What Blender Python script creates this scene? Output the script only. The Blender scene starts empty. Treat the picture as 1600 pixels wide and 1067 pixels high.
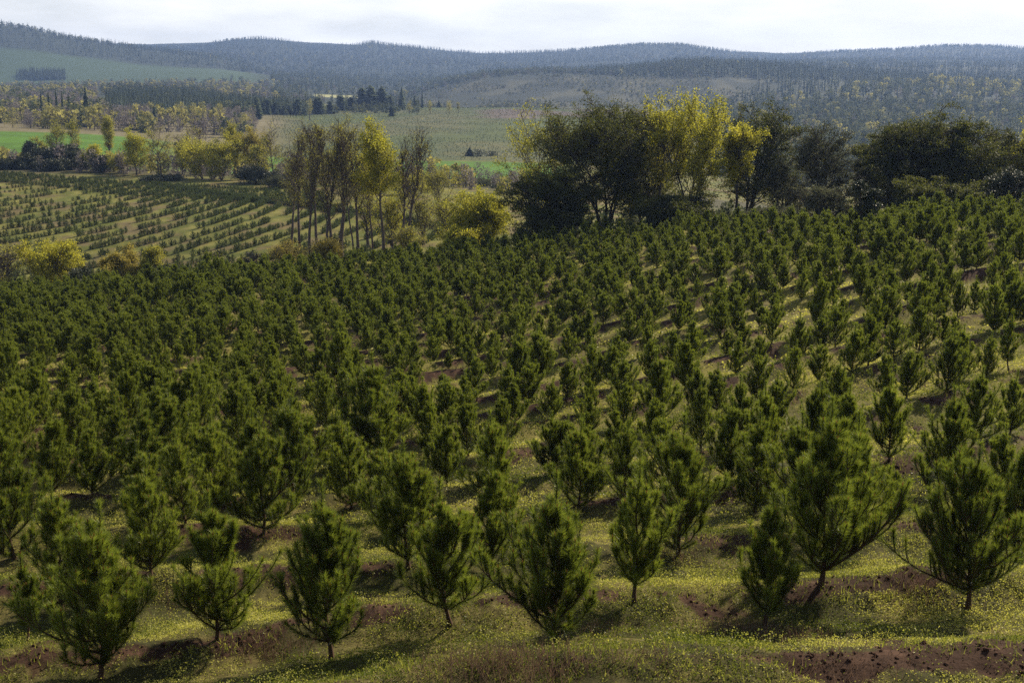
import bpy, math, random
import numpy as np
from mathutils import Vector
R = math.radians
rng = np.random.default_rng(7)
scene = bpy.context.scene
COL = scene.collection

# ------------------------------------------------------------------ camera
F = 1778.0; HOR = 150.0; TH = math.atan((533.5 - HOR) / F)
CT, ST = math.cos(TH), math.sin(TH)
cam_d = bpy.data.cameras.new('camera'); cam = bpy.data.objects.new('camera', cam_d); COL.objects.link(cam)
cam_d.sensor_width = 36; cam_d.lens = 36 * F / 1600
cam_d.clip_start = 0.3; cam_d.clip_end = 40000
cam.location = (0, 0, 0); cam.rotation_euler = (math.pi / 2 - TH, 0, 0)
scene.camera = cam

# ------------------------------------------------------------------ sky, sun, exposure
SUN_AZ, SUN_EL = R(42), R(36)            # to the right of the view direction, above the horizon
w = bpy.data.worlds.new('World'); scene.world = w; w.use_nodes = True
nt = w.node_tree; nt.nodes.clear()
def N(nt, t, **k):
    n = nt.nodes.new(t)
    for a, b in k.items():
        if a.startswith('_'): setattr(n, a[1:], b)
        else: n.inputs[a].default_value = b
    return n
out = N(nt, 'ShaderNodeOutputWorld'); bg = N(nt, 'ShaderNodeBackground')
bg.inputs['Strength'].default_value = 0.055
sky = N(nt, 'ShaderNodeTexSky'); sky.sky_type = 'NISHITA'; sky.sun_disc = False
sky.sun_elevation = SUN_EL; sky.sun_rotation = SUN_AZ; sky.altitude = 200; sky.air_density = 1.0; sky.dust_density = 1.5; sky.ozone_density = 1.0
tc = N(nt, 'ShaderNodeTexCoord'); mp = N(nt, 'ShaderNodeMapping')
mp.inputs['Scale'].default_value = (1.6, 1.6, 7.0); mp.inputs['Location'].default_value = (0.35, 0.2, 0.1)
nz = N(nt, 'ShaderNodeTexNoise', Scale=2.6, Detail=7.0, Roughness=0.55)
cr = N(nt, 'ShaderNodeValToRGB'); cr.color_ramp.elements[0].position = 0.40; cr.color_ramp.elements[1].position = 0.66
cr.color_ramp.elements[0].color = (0.50, 0.50, 0.50, 1); cr.color_ramp.elements[1].color = (0.92, 0.92, 0.92, 1)
mx = N(nt, 'ShaderNodeMix', _data_type='RGBA')
mx.inputs['B'].default_value = (20.6, 20.0, 18.9, 1)
L = nt.links.new
L(tc.outputs['Generated'], mp.inputs['Vector']); L(mp.outputs['Vector'], nz.inputs['Vector']); L(nz.outputs['Fac'], cr.inputs['Fac'])
sx = N(nt, 'ShaderNodeSeparateXYZ'); L(tc.outputs['Generated'], sx.inputs[0]); el_ = N(nt, 'ShaderNodeMapRange'); el_.inputs['From Min'].default_value = .08; el_.inputs['From Max'].default_value = .32; el_.inputs['To Min'].default_value = 1.0; el_.inputs['To Max'].default_value = .12
L(sx.outputs['Z'], el_.inputs['Value']); cm = N(nt, 'ShaderNodeMath', _operation='MULTIPLY'); L(cr.outputs['Color'], cm.inputs[0]); L(el_.outputs[0], cm.inputs[1]); L(cm.outputs[0], mx.inputs['Factor'])
L(sky.outputs['Color'], mx.inputs['A']); L(mx.outputs['Result'], bg.inputs['Color']); L(bg.outputs['Background'], out.inputs['Surface'])
sd = bpy.data.lights.new('sun', 'SUN'); sd.energy = 5.0; sd.angle = R(0.6); sd.color = (1.0, 0.88, 0.66)
sun = bpy.data.objects.new('sun', sd); COL.objects.link(sun)
sv = Vector((math.sin(SUN_AZ) * math.cos(SUN_EL), math.cos(SUN_AZ) * math.cos(SUN_EL), math.sin(SUN_EL)))
sun.rotation_euler = sv.to_track_quat('Z', 'Y').to_euler(); sun.location = sv * 300
scene.view_settings.view_transform = 'Standard'; scene.view_settings.look = 'None'
scene.view_settings.exposure = 0.60; scene.view_settings.gamma = 1
cy = scene.cycles
cy.max_bounces = 6; cy.diffuse_bounces = 2; cy.glossy_bounces = 1; cy.transmission_bounces = 3; cy.volume_bounces = 0; cy.transparent_max_bounces = 4
cy.use_denoising = False
scene.render.filter_size = 1.25
cy.caustics_reflective = False; cy.caustics_refractive = False
cy.use_adaptive_sampling = False

# ------------------------------------------------------------------ noise
def vnoise(x, y, s, seed=0):
    x = np.asarray(x, float) / s; y = np.asarray(y, float) / s
    xi = np.floor(x).astype(np.int64); yi = np.floor(y).astype(np.int64)
    fx = x - xi; fy = y - yi; fx = fx * fx * (3 - 2 * fx); fy = fy * fy * (3 - 2 * fy)
    def h(a, b):
        n = (a * 374761393 + b * 668265263 + seed * 1442695041) & 0x7fffffff
        n = ((n ^ (n >> 13)) * 1274126177) & 0x7fffffff
        n = (n ^ (n >> 16)) & 0xffff
        return n / 65535.0
    a = h(xi, yi); b = h(xi + 1, yi); c = h(xi, yi + 1); d = h(xi + 1, yi + 1)
    return (a * (1 - fx) + b * fx) * (1 - fy) + (c * (1 - fx) + d * fx) * fy
def fbm(x, y, s, o=4, seed=0):
    t = 0; a = 1; n = 0
    for i in range(o):
        t = t + a * vnoise(x, y, s / 2 ** i, seed + i * 17); n += a; a *= .5
    return t / n
def sstep(a, b, x):
    t = np.clip((x - a) / (b - a), 0, 1); return t * t * (3 - 2 * t)

# ------------------------------------------------------------------ terrain profile: sight-line survey of the valley
D_T = [11, 14, 17, 22, 28, 36, 46, 58, 72, 88, 104, 118, 130, 145, 165, 190, 220, 255, 300, 360, 430, 520, 650, 820, 1050, 1350, 1700, 1900, 2200, 2900, 3600, 4500, 9000]
T = {
 -800: [1230,1100,1000,850,760,685,625,578,540,510,485,465,470,475,450,390,340,300,270,262,222,203,190,175,160,150,143,138,128, 60, 55, 45, 60],
 0:    [1205,1100,1000,850,760,685,625,578,540,508,483,462,466,472,445,380,330,290,262,266,220,203,190,175,160,150,143,138,128, 55, 60, 55, 60],
 200:  [1195,1085, 992,862,770,692,628,575,530,493,465,447,450,452,425,372,325,291,263,262,224,209,195,180,159,140,136,133,125, 88, 80, 72, 72],
 400:  [1170,1065, 980,868,778,697,627,570,522,480,450,424,425,428,395,348,316,288,272,278,262,240,206,184,166,150,140,130,118,108, 85, 64, 70],
 600:  [1150,1045, 965,868,785,700,625,567,515,470,436,408,406,412,372,335,308,292,285,281,262,243,214,186,168,169,156,150,140,122, 95, 76, 75],
 800:  [1135,1030, 950,855,770,690,618,557,500,450,410,385,385,393,378,350,325,305,292,285,260,246,216,188,167,170,140,116,120,112, 98, 86, 80],
 1000: [1120,1015, 938,842,755,668,585,513,450,400,370,364,368,374,368,350,335,320,305,290,272,252,222,192,174,168,125,112,115,108, 95, 76, 76],
 1200: [1120,1020, 952,846,745,648,560,487,426,382,356,350,354,362,370,370,362,350,335,318,302,282,256,228,195,160,118,106,108,104,100, 90, 84],
 1400: [1130,1020, 945,835,730,628,532,450,388,357,346,345,350,358,368,376,370,360,345,330,312,292,263,232,192,145,122,118,110,100, 92, 80, 76],
 1600: [1130,1020, 945,832,722,615,515,440,380,351,340,340,346,356,368,376,370,360,345,330,312,292,266,238,198,155,130,124,112, 96, 90, 78, 73],
 2400: [1150,1030, 945,832,722,615,512,420,352,326,320,330,345,355,368,376,370,360,345,330,312,292,266,238,198,150,120,112,100, 90, 84, 74, 70],
}
cols = np.arange(-800, 2401, 20.0); lnD = np.linspace(math.log(11), math.log(9000), 420)
G = np.zeros((len(cols), len(lnD)))
ck = sorted(T); tmp = np.array([np.interp(lnD, np.log(D_T), T[c]) for c in ck])
for j in range(len(lnD)): G[:, j] = np.interp(cols, ck, tmp[:, j])
def blur(A, s, ax):
    k = np.exp(-np.arange(-3 * s, 3 * s + 1) ** 2 / (2.0 * s * s)); k /= k.sum(); p = 3 * s
    pad = [(0, 0), (0, 0)]; pad[ax] = (p, p); B = np.pad(A, pad, mode='reflect', reflect_type='odd')
    return np.apply_along_axis(lambda v: np.convolve(v, k, 'valid'), ax, B)
G = blur(blur(G, 4, 0), 3, 1)
def ridge(D0, wd, xs, ys, c0, c1, fade=120):
    """bend the surface near distance D0 so that its crest follows a surveyed skyline"""
    tgt = np.interp(cols, xs, ys); j0 = int(np.argmin(abs(lnD - math.log(D0))))
    for i, c in enumerate(cols):
        a = float(sstep(c0 - fade, c0, c) * (1 - sstep(c1, c1 + fade, c)))
        if a <= 0: continue
        G[i] += a * (tgt[i] - G[i, j0]) * np.exp(-((lnD - lnD[j0]) / wd) ** 2)
ridge(2900, .12, [-800, 0, 50, 100, 200, 250, 330, 400, 440, 500], [70, 40, 47, 60, 76, 82, 92, 108, 120, 130], -800, 440, 60)
ridge(4200, .12, [-800, 0, 200, 270, 320, 350, 400, 440, 480, 520, 560, 575, 600, 640, 700, 760, 850, 930, 1000, 1070, 1130, 1190, 1240, 1300, 1400, 1470, 1540, 1600, 2400],
      [75, 75, 76, 77, 76, 68, 63, 67, 76, 77, 74, 67, 72, 76, 84, 89, 85, 79, 73, 73, 83, 91, 90, 84, 80, 74, 75, 78, 70], -800, 2400)
ridge(1880, .09, [560, 640, 700, 760, 850, 970, 1020, 1060, 1100, 1200, 1300, 1400, 1500, 1600, 2400], [160, 150, 134, 120, 116, 116, 108, 102, 100, 108, 120, 128, 132, 138, 130], 620, 2400, 60)
for i, c in enumerate(cols):   # nothing between the two crests stands above either
    pass
def table(col, ld):
    u = np.clip((col + 800) / 20.0, 0, len(cols) - 1.001); v = np.clip((ld - lnD[0]) / (lnD[1] - lnD[0]), 0, len(lnD) - 1.001)
    i = u.astype(int); j = v.astype(int); a = u - i; b = v - j
    return (G[i, j] * (1 - a) + G[i + 1, j] * a) * (1 - b) + (G[i, j + 1] * (1 - a) + G[i + 1, j + 1] * a) * b
def row_to_z(row, y):
    t = (533.5 - row) / F
    return y * (t * CT - ST) / (CT + t * ST)
def base_z(x, y):
    x = np.asarray(x, float); y = np.asarray(y, float)
    r = np.hypot(x, y) + 1e-6; az = np.arctan2(x, y)
    def zz(a):
        a = np.clip(a, -.72, .72); xe = r * np.sin(a); ye = r * np.cos(a); yy = np.maximum(ye, 11.0)
        k = yy / np.maximum(ye, 1e-6); xx = xe * k; z = -.2 * yy
        for _ in range(4):
            col = 800 + F * xx / (yy * CT - z * ST); z = row_to_z(table(col, np.log(yy)), yy)
        return np.where(ye < 11, z * (.62 + .38 * ye / 11.0), z)
    z = zz(az); f = sstep(.9, 3.1, abs(az)) * .5
    return z * (1 - f) + zz(-az) * f
# plantation rows
ROW = 4.05
def tanf(y): return .16 + .46 * sstep(16, 46, y)
def vcoord(x, y): return y - tanf(y) * x
V0 = vcoord(-5.4, 15.5)
def rowphase(x, y):
    v = (vcoord(x, y) - V0) / ROW + (fbm(x, y, 5, 2, 5) - .5) * .22
    return v - np.round(v)            # -.5 .. .5, 0 on the planted line
def crest_D(x, y):
    c = 800 + 1819 * np.asarray(x) / np.maximum(y, 1); return np.interp(c, [0, 400, 600, 800, 1000, 1200, 1400, 1600], [120, 121, 120, 120, 112, 104, 98, 96])
def soilmask(x, y):
    p = rowphase(x, y); n = fbm(x, y, 1.0, 5, 31); n2 = fbm(x, y, 7, 2, 77)
    m = np.exp(-((p + .07) / .10) ** 2) * (.25 + .85 * n2) + (n - .5) * 2.2
    return sstep(.48, .64, m)
def height(x, y):
    z = base_z(x, y); x = np.asarray(x, float); y = np.asarray(y, float)
    r = np.hypot(x, y)
    near = 1 - sstep(112, 126, r)
    p = rowphase(x, y); n2 = fbm(x, y, 6, 2, 11)
    step = np.where(p < -.02, sstep(-.30, -.02, p), 1 - sstep(-.02, .5, p)) # camera-facing bank below each planted line
    z = z + near * (step * .40 * (.35 + n2) + (fbm(x, y, 1.1, 3, 3) - .5) * .17 * (1 - .4 * sstep(30, 60, r)) + (fbm(x, y, .30, 3, 9) - .5) * .12 * (1 - sstep(24, 40, r)))
    mid = sstep(126, 150, r) * (1 - sstep(240, 330, r)); z = z + mid * (fbm(x, y, 14, 3, 21) - .5) * .5
    far = sstep(900, 1500, r); ly = np.log(np.maximum(y, 1)); keep = (1 - np.exp(-((ly - math.log(4200)) / .20) ** 2)) * (1 - .9 * np.exp(-((ly - math.log(1880)) / .07) ** 2)) * (1 - .9 * np.exp(-((ly - math.log(2900)) / .09) ** 2) * (x < -350))
    z = z + far * (fbm(x, y, 520, 4, 41) - .56) * r * (.002 + .010 * keep * sstep(1500, 2300, r))
    return z
def H(x, y): return float(height(np.array([x]), np.array([y]))[0])
def at(col, D, row=None):
    """ground point at depth D in the compass direction of a column of the survey"""
    z = -20.0
    for _ in range(4):
        x = (col - 800) / F * (D * CT - z * ST); z = float(base_z(np.array([x]), np.array([float(D)]))[0])
    return x, float(D), H(x, float(D))
def on_ground(col, row):
    """where the sight line through a surveyed direction meets the ground"""
    D = np.exp(np.linspace(math.log(12), math.log(110), 3000)); t = (533.5 - row) / F
    zr = D * (t * CT - ST) / (CT + t * ST); x = (col - 800) / F * (D * CT - zr * ST); zg = height(x, D)
    k = int(np.argmax(zr < zg)); return float(x[k]), float(D[k]), float(zg[k])
def toprow_height(col, D, top):
    x, y, z = at(col, D); return float(row_to_z(top, D)) - z

# ------------------------------------------------------------------ mesh + object helpers
def build(name, parts, mats, parent=None, tint=None, smooth=False, link=True):
    """parts: list of (verts Nx3, faces Mxk, material index)"""
    me = bpy.data.meshes.new(name)
    V = []; loops = []; starts = []; mi = []; off = 0; lo = 0; tn = []
    for prt in parts:
        v, f, m = prt[:3]
        if len(f) == 0: continue
        V.append(v); loops.append((f + off).ravel()); k = f.shape[1]
        starts.append(lo + np.arange(len(f)) * k); lo += f.size; off += len(v); mi.append(np.full(len(f), m))
        tn.append(prt[3] if len(prt) > 3 else np.full(len(f), .5))
    V = np.concatenate(V).astype(np.float32); loops = np.concatenate(loops).astype(np.int32); starts = np.concatenate(starts).astype(np.int32)
    me.vertices.add(len(V)); me.vertices.foreach_set('co', V.ravel())
    me.loops.add(len(loops)); me.loops.foreach_set('vertex_index', loops)
    me.polygons.add(len(starts)); me.polygons.foreach_set('loop_start', starts)
    me.polygons.foreach_set('material_index', np.concatenate(mi).astype(np.int32))
    if smooth: me.polygons.foreach_set('use_smooth', np.ones(len(starts), bool))
    a = me.attributes.new('tint', 'FLOAT', 'FACE'); a.data.foreach_set('value', np.concatenate(tn).astype(np.float32))
    me.update(calc_edges=True)
    for m in mats: me.materials.append(m)
    o = bpy.data.objects.new(name, me)
    if link: COL.objects.link(o)
    if parent: o.parent = parent
    return o
def tag(o, label=None, cat=None, group=None, kind=None):
    if label: o['label'] = label
    if cat: o['category'] = cat
    if group: o['group'] = group
    if kind: o['kind'] = kind
    return o
def empty(name, loc, rz=0, s=1.0):
    o = bpy.data.objects.new(name, None); COL.objects.link(o); o.location = loc; o.rotation_euler = (0, 0, rz); o.scale = (s, s, s); o.empty_display_size = .3
    return o
def copy_tree(o, parent=None):
    c = o.copy(); COL.objects.link(c); c.parent = parent
    for ch in o.children: copy_tree(ch, c)
    return c
def tubes(paths, k=5):
    """paths: list of (P nx3, r n) -> verts, quads"""
    VV = []; FF = []; off = 0; ang = np.arange(k) * 2 * np.pi / k
    for P, r in paths:
        P = np.asarray(P, float); r = np.asarray(r, float); n = len(P)
        t = np.gradient(P, axis=0); t /= np.linalg.norm(t, axis=1)[:, None] + 1e-9
        ref = np.array([1.0, 0, 0]) if abs(t[0, 0]) < .8 else np.array([0, 1.0, 0])
        a = np.cross(t, ref); a /= np.linalg.norm(a, axis=1)[:, None] + 1e-9; b = np.cross(t, a)
        V = P[:, None] + r[:, None, None] * (np.cos(ang)[None, :, None] * a[:, None] + np.sin(ang)[None, :, None] * b[:, None])
        VV.append(V.reshape(-1, 3)); i = np.arange(n - 1)[:, None] * k; j = np.arange(k)[None]; j2 = (j + 1) % k
        FF.append((off + np.stack([i + j, i + j2, i + k + j2, i + k + j], -1)).reshape(-1, 4)); off += n * k
    return np.concatenate(VV), np.concatenate(FF)
def unit(v): return v / (np.linalg.norm(v, axis=-1, keepdims=True) + 1e-9)
def needles(P, A, length, width, rg, spread=(.35, .75)):
    n = len(P); q = unit(rg.normal(size=(n, 3))); q = unit(q - (q * A).sum(1)[:, None] * A)
    b = rg.uniform(spread[0], spread[1], n)[:, None]; d = unit(A * np.cos(b) + q * np.sin(b) + np.array([0, 0, -.08]))
    s = unit(np.cross(d, rg.normal(size=(n, 3)))) * width * .5; l = (length * rg.uniform(.7, 1.15, n))[:, None]
    V = np.stack([P - s, P + s, P + d * l], 1).reshape(-1, 3); f = np.arange(3 * n).reshape(-1, 3)
    return V, f
def leaves(P, size, rg, flat=0.0, updir=None):
    """small rhombic leaves at random tilt"""
    n = len(P); nrm = unit(rg.normal(size=(n, 3)) * np.array([1, 1, 1 - .6 * flat]) + np.array([0, 0, flat * 1.6]))
    a = unit(np.cross(nrm, rg.normal(size=(n, 3)))); b = np.cross(nrm, a)
    s = (np.asarray(size) * rg.uniform(.6, 1.3, n))[:, None]
    V = np.stack([P - a * s * .5, P + b * s * .32, P + a * s * .5, P - b * s * .32], 1).reshape(-1, 3)
    return V, np.arange(4 * n).reshape(-1, 4)

# ------------------------------------------------------------------ materials
def leafmat(name, c0, c1, trans=.5, rough=.6, tcol=None, spec=.3, rnd=.35):
    m = bpy.data.materials.new(name); m.use_nodes = True; t = m.node_tree; t.nodes.clear(); L = t.links.new
    o = N(t, 'ShaderNodeOutputMaterial'); at_ = N(t, 'ShaderNodeAttribute'); at_.attribute_name = 'tint'
    oi = N(t, 'ShaderNodeObjectInfo')
    mx = N(t, 'ShaderNodeMix', _data_type='RGBA'); mx.inputs['A'].default_value = (*c0, 1); mx.inputs['B'].default_value = (*c1, 1)
    ma = N(t, 'ShaderNodeMath', _operation='MULTIPLY_ADD'); ma.inputs[1].default_value = rnd; ma.use_clamp = True
    su = N(t, 'ShaderNodeMath', _operation='SUBTRACT'); su.inputs[1].default_value = .5
    L(oi.outputs['Random'], su.inputs[0]); L(su.outputs[0], ma.inputs[0]); L(at_.outputs['Fac'], ma.inputs[2]); L(ma.outputs[0], mx.inputs['Factor'])
    pb = N(t, 'ShaderNodeBsdfPrincipled', Roughness=rough); pb.inputs['Specular IOR Level'].default_value = spec
    L(mx.outputs['Result'], pb.inputs['Base Color'])
    tr = N(t, 'ShaderNodeBsdfTranslucent')
    if tcol:
        mm = N(t, 'ShaderNodeMix', _data_type='RGBA', _blend_type='MULTIPLY'); mm.inputs['Factor'].default_value = 1; mm.inputs['B'].default_value = (*tcol, 1)
        L(mx.outputs['Result'], mm.inputs['A']); L(mm.outputs['Result'], tr.inputs['Color'])
    else: L(mx.outputs['Result'], tr.inputs['Color'])
    ms = N(t, 'ShaderNodeMixShader', Fac=trans); L(pb.outputs[0], ms.inputs[1]); L(tr.outputs[0], ms.inputs[2]); L(ms.outputs[0], o.inputs['Surface'])
    return m
def barkmat(name, c0, c1, scale=8):
    m = bpy.data.materials.new(name); m.use_nodes = True; t = m.node_tree; L = t.links.new; pb = t.nodes['Principled BSDF']
    nz = N(t, 'ShaderNodeTexNoise', Scale=scale, Detail=5.0); tc = N(t, 'ShaderNodeTexCoord'); L(tc.outputs['Object'], nz.inputs['Vector'])
    mx = N(t, 'ShaderNodeMix', _data_type='RGBA'); mx.inputs['A'].default_value = (*c0, 1); mx.inputs['B'].default_value = (*c1, 1)
    L(nz.outputs['Fac'], mx.inputs['Factor']); L(mx.outputs['Result'], pb.inputs['Base Color']); pb.inputs['Roughness'].default_value = .9; pb.inputs['Specular IOR Level'].default_value = .1
    return m
M = {}
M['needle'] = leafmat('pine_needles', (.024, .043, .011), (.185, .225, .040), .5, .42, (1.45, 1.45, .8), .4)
M['needle_far'] = leafmat('pine_needles_far', (.045, .07, .03), (.14, .18, .06), .45, .6, None, .3)
M['bud'] = leafmat('pine_buds', (.20, .085, .025), (.30, .16, .05), .3, .6)
M['pinebark'] = barkmat('pine_bark', (.045, .028, .02), (.12, .075, .05), 20)
M['bark'] = barkmat('grey_bark', (.06, .048, .042), (.16, .135, .12), 5)
M['twig'] = barkmat('purple_grey_twigs', (.075, .06, .057), (.15, .12, .115), 3)
M['darkbark'] = barkmat('dark_bark', (.03, .024, .02), (.08, .065, .055), 5)
M['yellow'] = leafmat('spring_leaves_yellow', (.26, .27, .03), (.50, .46, .06), .55, .6, (1.1, 1.1, .8))
M['olive'] = leafmat('spring_leaves_olive', (.21, .225, .045), (.42, .40, .075), .5, .6, (1.1, 1.05, .8))
M['orange'] = leafmat('spring_leaves_ochre', (.26, .225, .045), (.46, .38, .075), .5, .6)
M['ever'] = leafmat('evergreen_leaves', (.018, .028, .009), (.115, .13, .030), .42, .6, (1.5, 1.4, .7), .15)
M['evergrey'] = leafmat('evergreen_leaves_grey', (.035, .044, .022), (.14, .145, .07), .4, .7, None, .15)
M['shrub'] = leafmat('shrub_leaves', (.02, .03, .016), (.07, .08, .035), .25, .5, None, .4)
M['wood'] = leafmat('far_bare_crowns', (.15, .13, .135), (.29, .255, .225), .3, .8, None, .1, .8)
M['woodyellow'] = leafmat('far_yellow_crowns', (.25, .24, .08), (.46, .42, .12), .45, .8, None, .1, .8)
M['woodgreen'] = leafmat('far_green_crowns', (.05, .068, .032), (.17, .18, .085), .35, .8, None, .1, 1.0)
M['conif'] = leafmat('far_conifer_needles', (.034, .054, .032), (.12, .15, .075), .3, .7, None, .1, .9)
M['cover'] = leafmat('clover_leaves', (.095, .125, .016), (.62, .57, .17), .5, .5, (1.0, 1.05, .6), .22, 0)
M['dry'] = leafmat('dry_stalks', (.10, .06, .045), (.28, .18, .12), .3, .8, None, .2, 0)
M['clod'] = barkmat('soil_clods', (.035, .018, .012), (.09, .048, .032), 9)

# ------------------------------------------------------------------ the ground
az_s = np.concatenate([np.arange(-180, -60, 4.0), np.arange(-60, -29, 1.0), np.arange(-29, 29, .085), np.arange(29, 60, 1.0), np.arange(60, 180, 4.0)])
r_s = np.concatenate([[.4, 2, 4, 6, 8, 10, 11], np.exp(np.arange(math.log(12), math.log(125), .0052)), np.exp(np.arange(math.log(125), math.log(5300), .011))])
AZ, RR = np.meshgrid(np.radians(az_s), r_s)
gx = RR * np.sin(AZ); gy = RR * np.cos(AZ); gz = height(gx, gy)
nr, na = gx.shape
V = np.stack([gx, gy, gz], -1).reshape(-1, 3)
i = np.arange(nr - 1)[:, None] * na; j = np.arange(na)[None]; j2 = (j + 1) % na
Fq = np.stack([i + j, i + na + j, i + na + j2, i + j2], -1).reshape(-1, 4)[:, ::-1]
cap = np.array([[k, (k + 1) % na, (k + 1) % na] for k in range(0)], int)
# land cover, from ground position
def colof(x, y, z):
    d = y * CT - z * ST; return 800 + F * x / np.maximum(d, .1)
def mixc(c, c2, m): return c * (1 - m[..., None]) + np.array(c2) * m[..., None]
def cover(x, y, z):
    r = np.hypot(x, y); c = colof(x, y, z); D = y
    n1 = fbm(x, y, 30, 4, 101); n2 = fbm(x, y, 180, 4, 103); nn = fbm(x, y, 2.5, 3, 55)
    C = np.zeros(x.shape + (3,)) + np.array([.095, .108, .024])
    C = mixc(C, (.175, .165, .045), sstep(.35, .7, nn))
    # second hillside: grass strips and bare rows
    C = mixc(C, (.135, .10, .055), sstep(.50, .66, fbm(x, y, 4, 3, 61)) * .8 * sstep(126, 140, r))
    C = mixc(C, (.07, .065, .035), sstep(270, 300, D) * (1 - sstep(330, 350, D)))
    # green crop fields
    left = (1 - sstep(190, 300, c))
    gf = sstep(335, 345, D) * (1 - sstep(470, 482, D + (c - 740) * .02)) * (1 - sstep(860, 900, c)) * sstep(230, 400, c)
    gl = sstep(330, 340, D) * (1 - sstep(505, 520, D)) * left
    g = np.clip(gf + gl, 0, 1)
    C = mixc(C, (.085, .175, .022), g)
    C = mixc(C, (.065, .125, .02), g * sstep(.45, .6, vnoise(x * .25, y, 7, 5)) * .6)
    # big planted field on the slope beyond
    fld = sstep(482, 488, D) * (1 - sstep(1130, 1170, D)) * sstep(380, 470, c) * (1 - sstep(1000, 1060, c))
    C = mixc(C, (.082, .102, .036), fld); C = mixc(C, (.11, .110, .052), fld * sstep(.45, .7, fbm(x, y * .5, 60, 4, 3)))
    C = mixc(C, (.06, .08, .04), fld * sstep(.5, .62, vnoise(x * .7, y * 1.0, 6, 8)) * .6)
    C = mixc(C, (.12, .095, .085), fld * sstep(.52, .6, fbm(x, y * .7, 110, 4, 71)) * sstep(700, 790, c))
    # scrubby clearings on the left
    sc = sstep(505, 530, D) * (1 - sstep(900, 1000, D)) * (1 - sstep(400, 470, c))
    C = mixc(C, (.15, .13, .075), sc); C = mixc(C, (.19, .165, .10), sc * sstep(.58, .66, n1))
    # far woods floor
    fw = sstep(1150, 1300, r); C = mixc(C, (.04, .048, .03), fw)
    md = sstep(1950, 2050, D) * (1 - sstep(2560, 2620, D)) * (1 - sstep(370, 440, c)) * (1 - sstep(.0, 1, 0 * c))
    C = mixc(C, (.06, .090, .04), md)
    st = sstep(1560, 1575, D) * (1 - sstep(1690, 1710, D)) * sstep(488, 496, c) * (1 - sstep(560, 572, c))
    C = mixc(C, (.34, .33, .15), st)
    # clear-felled hillside
    ce = c + (fbm(x, y, 60, 3, 88) - .5) * 160; Dt = 1830 - 150 * sstep(940, 1060, c); cl = sstep(1250, 1320, D) * (1 - sstep(Dt - 20, Dt + 20, D)) * sstep(640, 700, ce) * (1 - sstep(1190, 1260, ce + (1830 - D) * .12))
    cb = mixc(np.zeros_like(C) + np.array([.034, .040, .028]), (.080, .080, .052), sstep(.42, .72, fbm(x, y * .35, 34, 5, 9)))
    C = C * (1 - cl[..., None]) + cb * cl[..., None]
    C = mixc(C, (.09, .095, .04), np.zeros_like(D))
    # plantation slope: bare red soil on the planted lines, green between
    nearm = 1 - sstep(118, 128, r); s = soilmask(x, y)
    P = np.zeros_like(C) + np.array([.048, .046, .017]); P = mixc(P, (.13, .11, .040), sstep(.4, .7, fbm(x, y, 1.0, 4, 51)))
    P = mixc(P, (.20, .18, .045), .75 * sstep(26, 44, r) * sstep(.3, .6, fbm(x, y, 1.6, 4, 58))); P = mixc(P, (.045, .025, .017), s); P = mixc(P, (.085, .048, .033), s * sstep(.5, .8, fbm(x, y, .5, 2, 52)))
    return C * (1 - nearm[..., None]) + P * nearm[..., None]
colr = cover(gx, gy, gz).reshape(-1, 3)
gm = bpy.data.materials.new('ground'); gm.use_nodes = True; t = gm.node_tree; L = t.links.new; pb = t.nodes['Principled BSDF']
at_ = N(t, 'ShaderNodeAttribute'); at_.attribute_name = 'cover'
tcn = N(t, 'ShaderNodeTexCoord')
n1 = N(t, 'ShaderNodeTexNoise', Scale=9.0, Detail=6.0, Roughness=.7); n2 = N(t, 'ShaderNodeTexNoise', Scale=.35, Detail=8.0, Roughness=.7)
L(tcn.outputs['Object'], n1.inputs['Vector']); L(tcn.outputs['Object'], n2.inputs['Vector'])
av = N(t, 'ShaderNodeMath', _operation='ADD'); L(n1.outputs['Fac'], av.inputs[0]); L(n2.outputs['Fac'], av.inputs[1])
mr = N(t, 'ShaderNodeMapRange'); mr.inputs['From Min'].default_value = .7; mr.inputs['From Max'].default_value = 1.3; mr.inputs['To Min'].default_value = .55; mr.inputs['To Max'].default_value = 1.5
L(av.outputs[0], mr.inputs['Value'])
vm = N(t, 'ShaderNodeVectorMath', _operation='SCALE'); L(at_.outputs['Color'], vm.inputs[0]); L(mr.outputs[0], vm.inputs['Scale']); L(vm.outputs[0], pb.inputs['Base Color'])
bp = N(t, 'ShaderNodeBump', Strength=.7, Distance=.06); L(av.outputs[0], bp.inputs['Height']); L(bp.outputs[0], pb.inputs['Normal'])
pb.inputs['Roughness'].default_value = .95; pb.inputs['Specular IOR Level'].default_value = .1
ground = build('ground', [(V, Fq, 0)], [gm], smooth=True); tag(ground, kind='structure')
ca = ground.data.attributes.new('cover', 'FLOAT_COLOR', 'POINT')
ca.data.foreach_set('color', np.concatenate([colr, np.ones((len(colr), 1))], 1).astype(np.float32).ravel())

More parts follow.
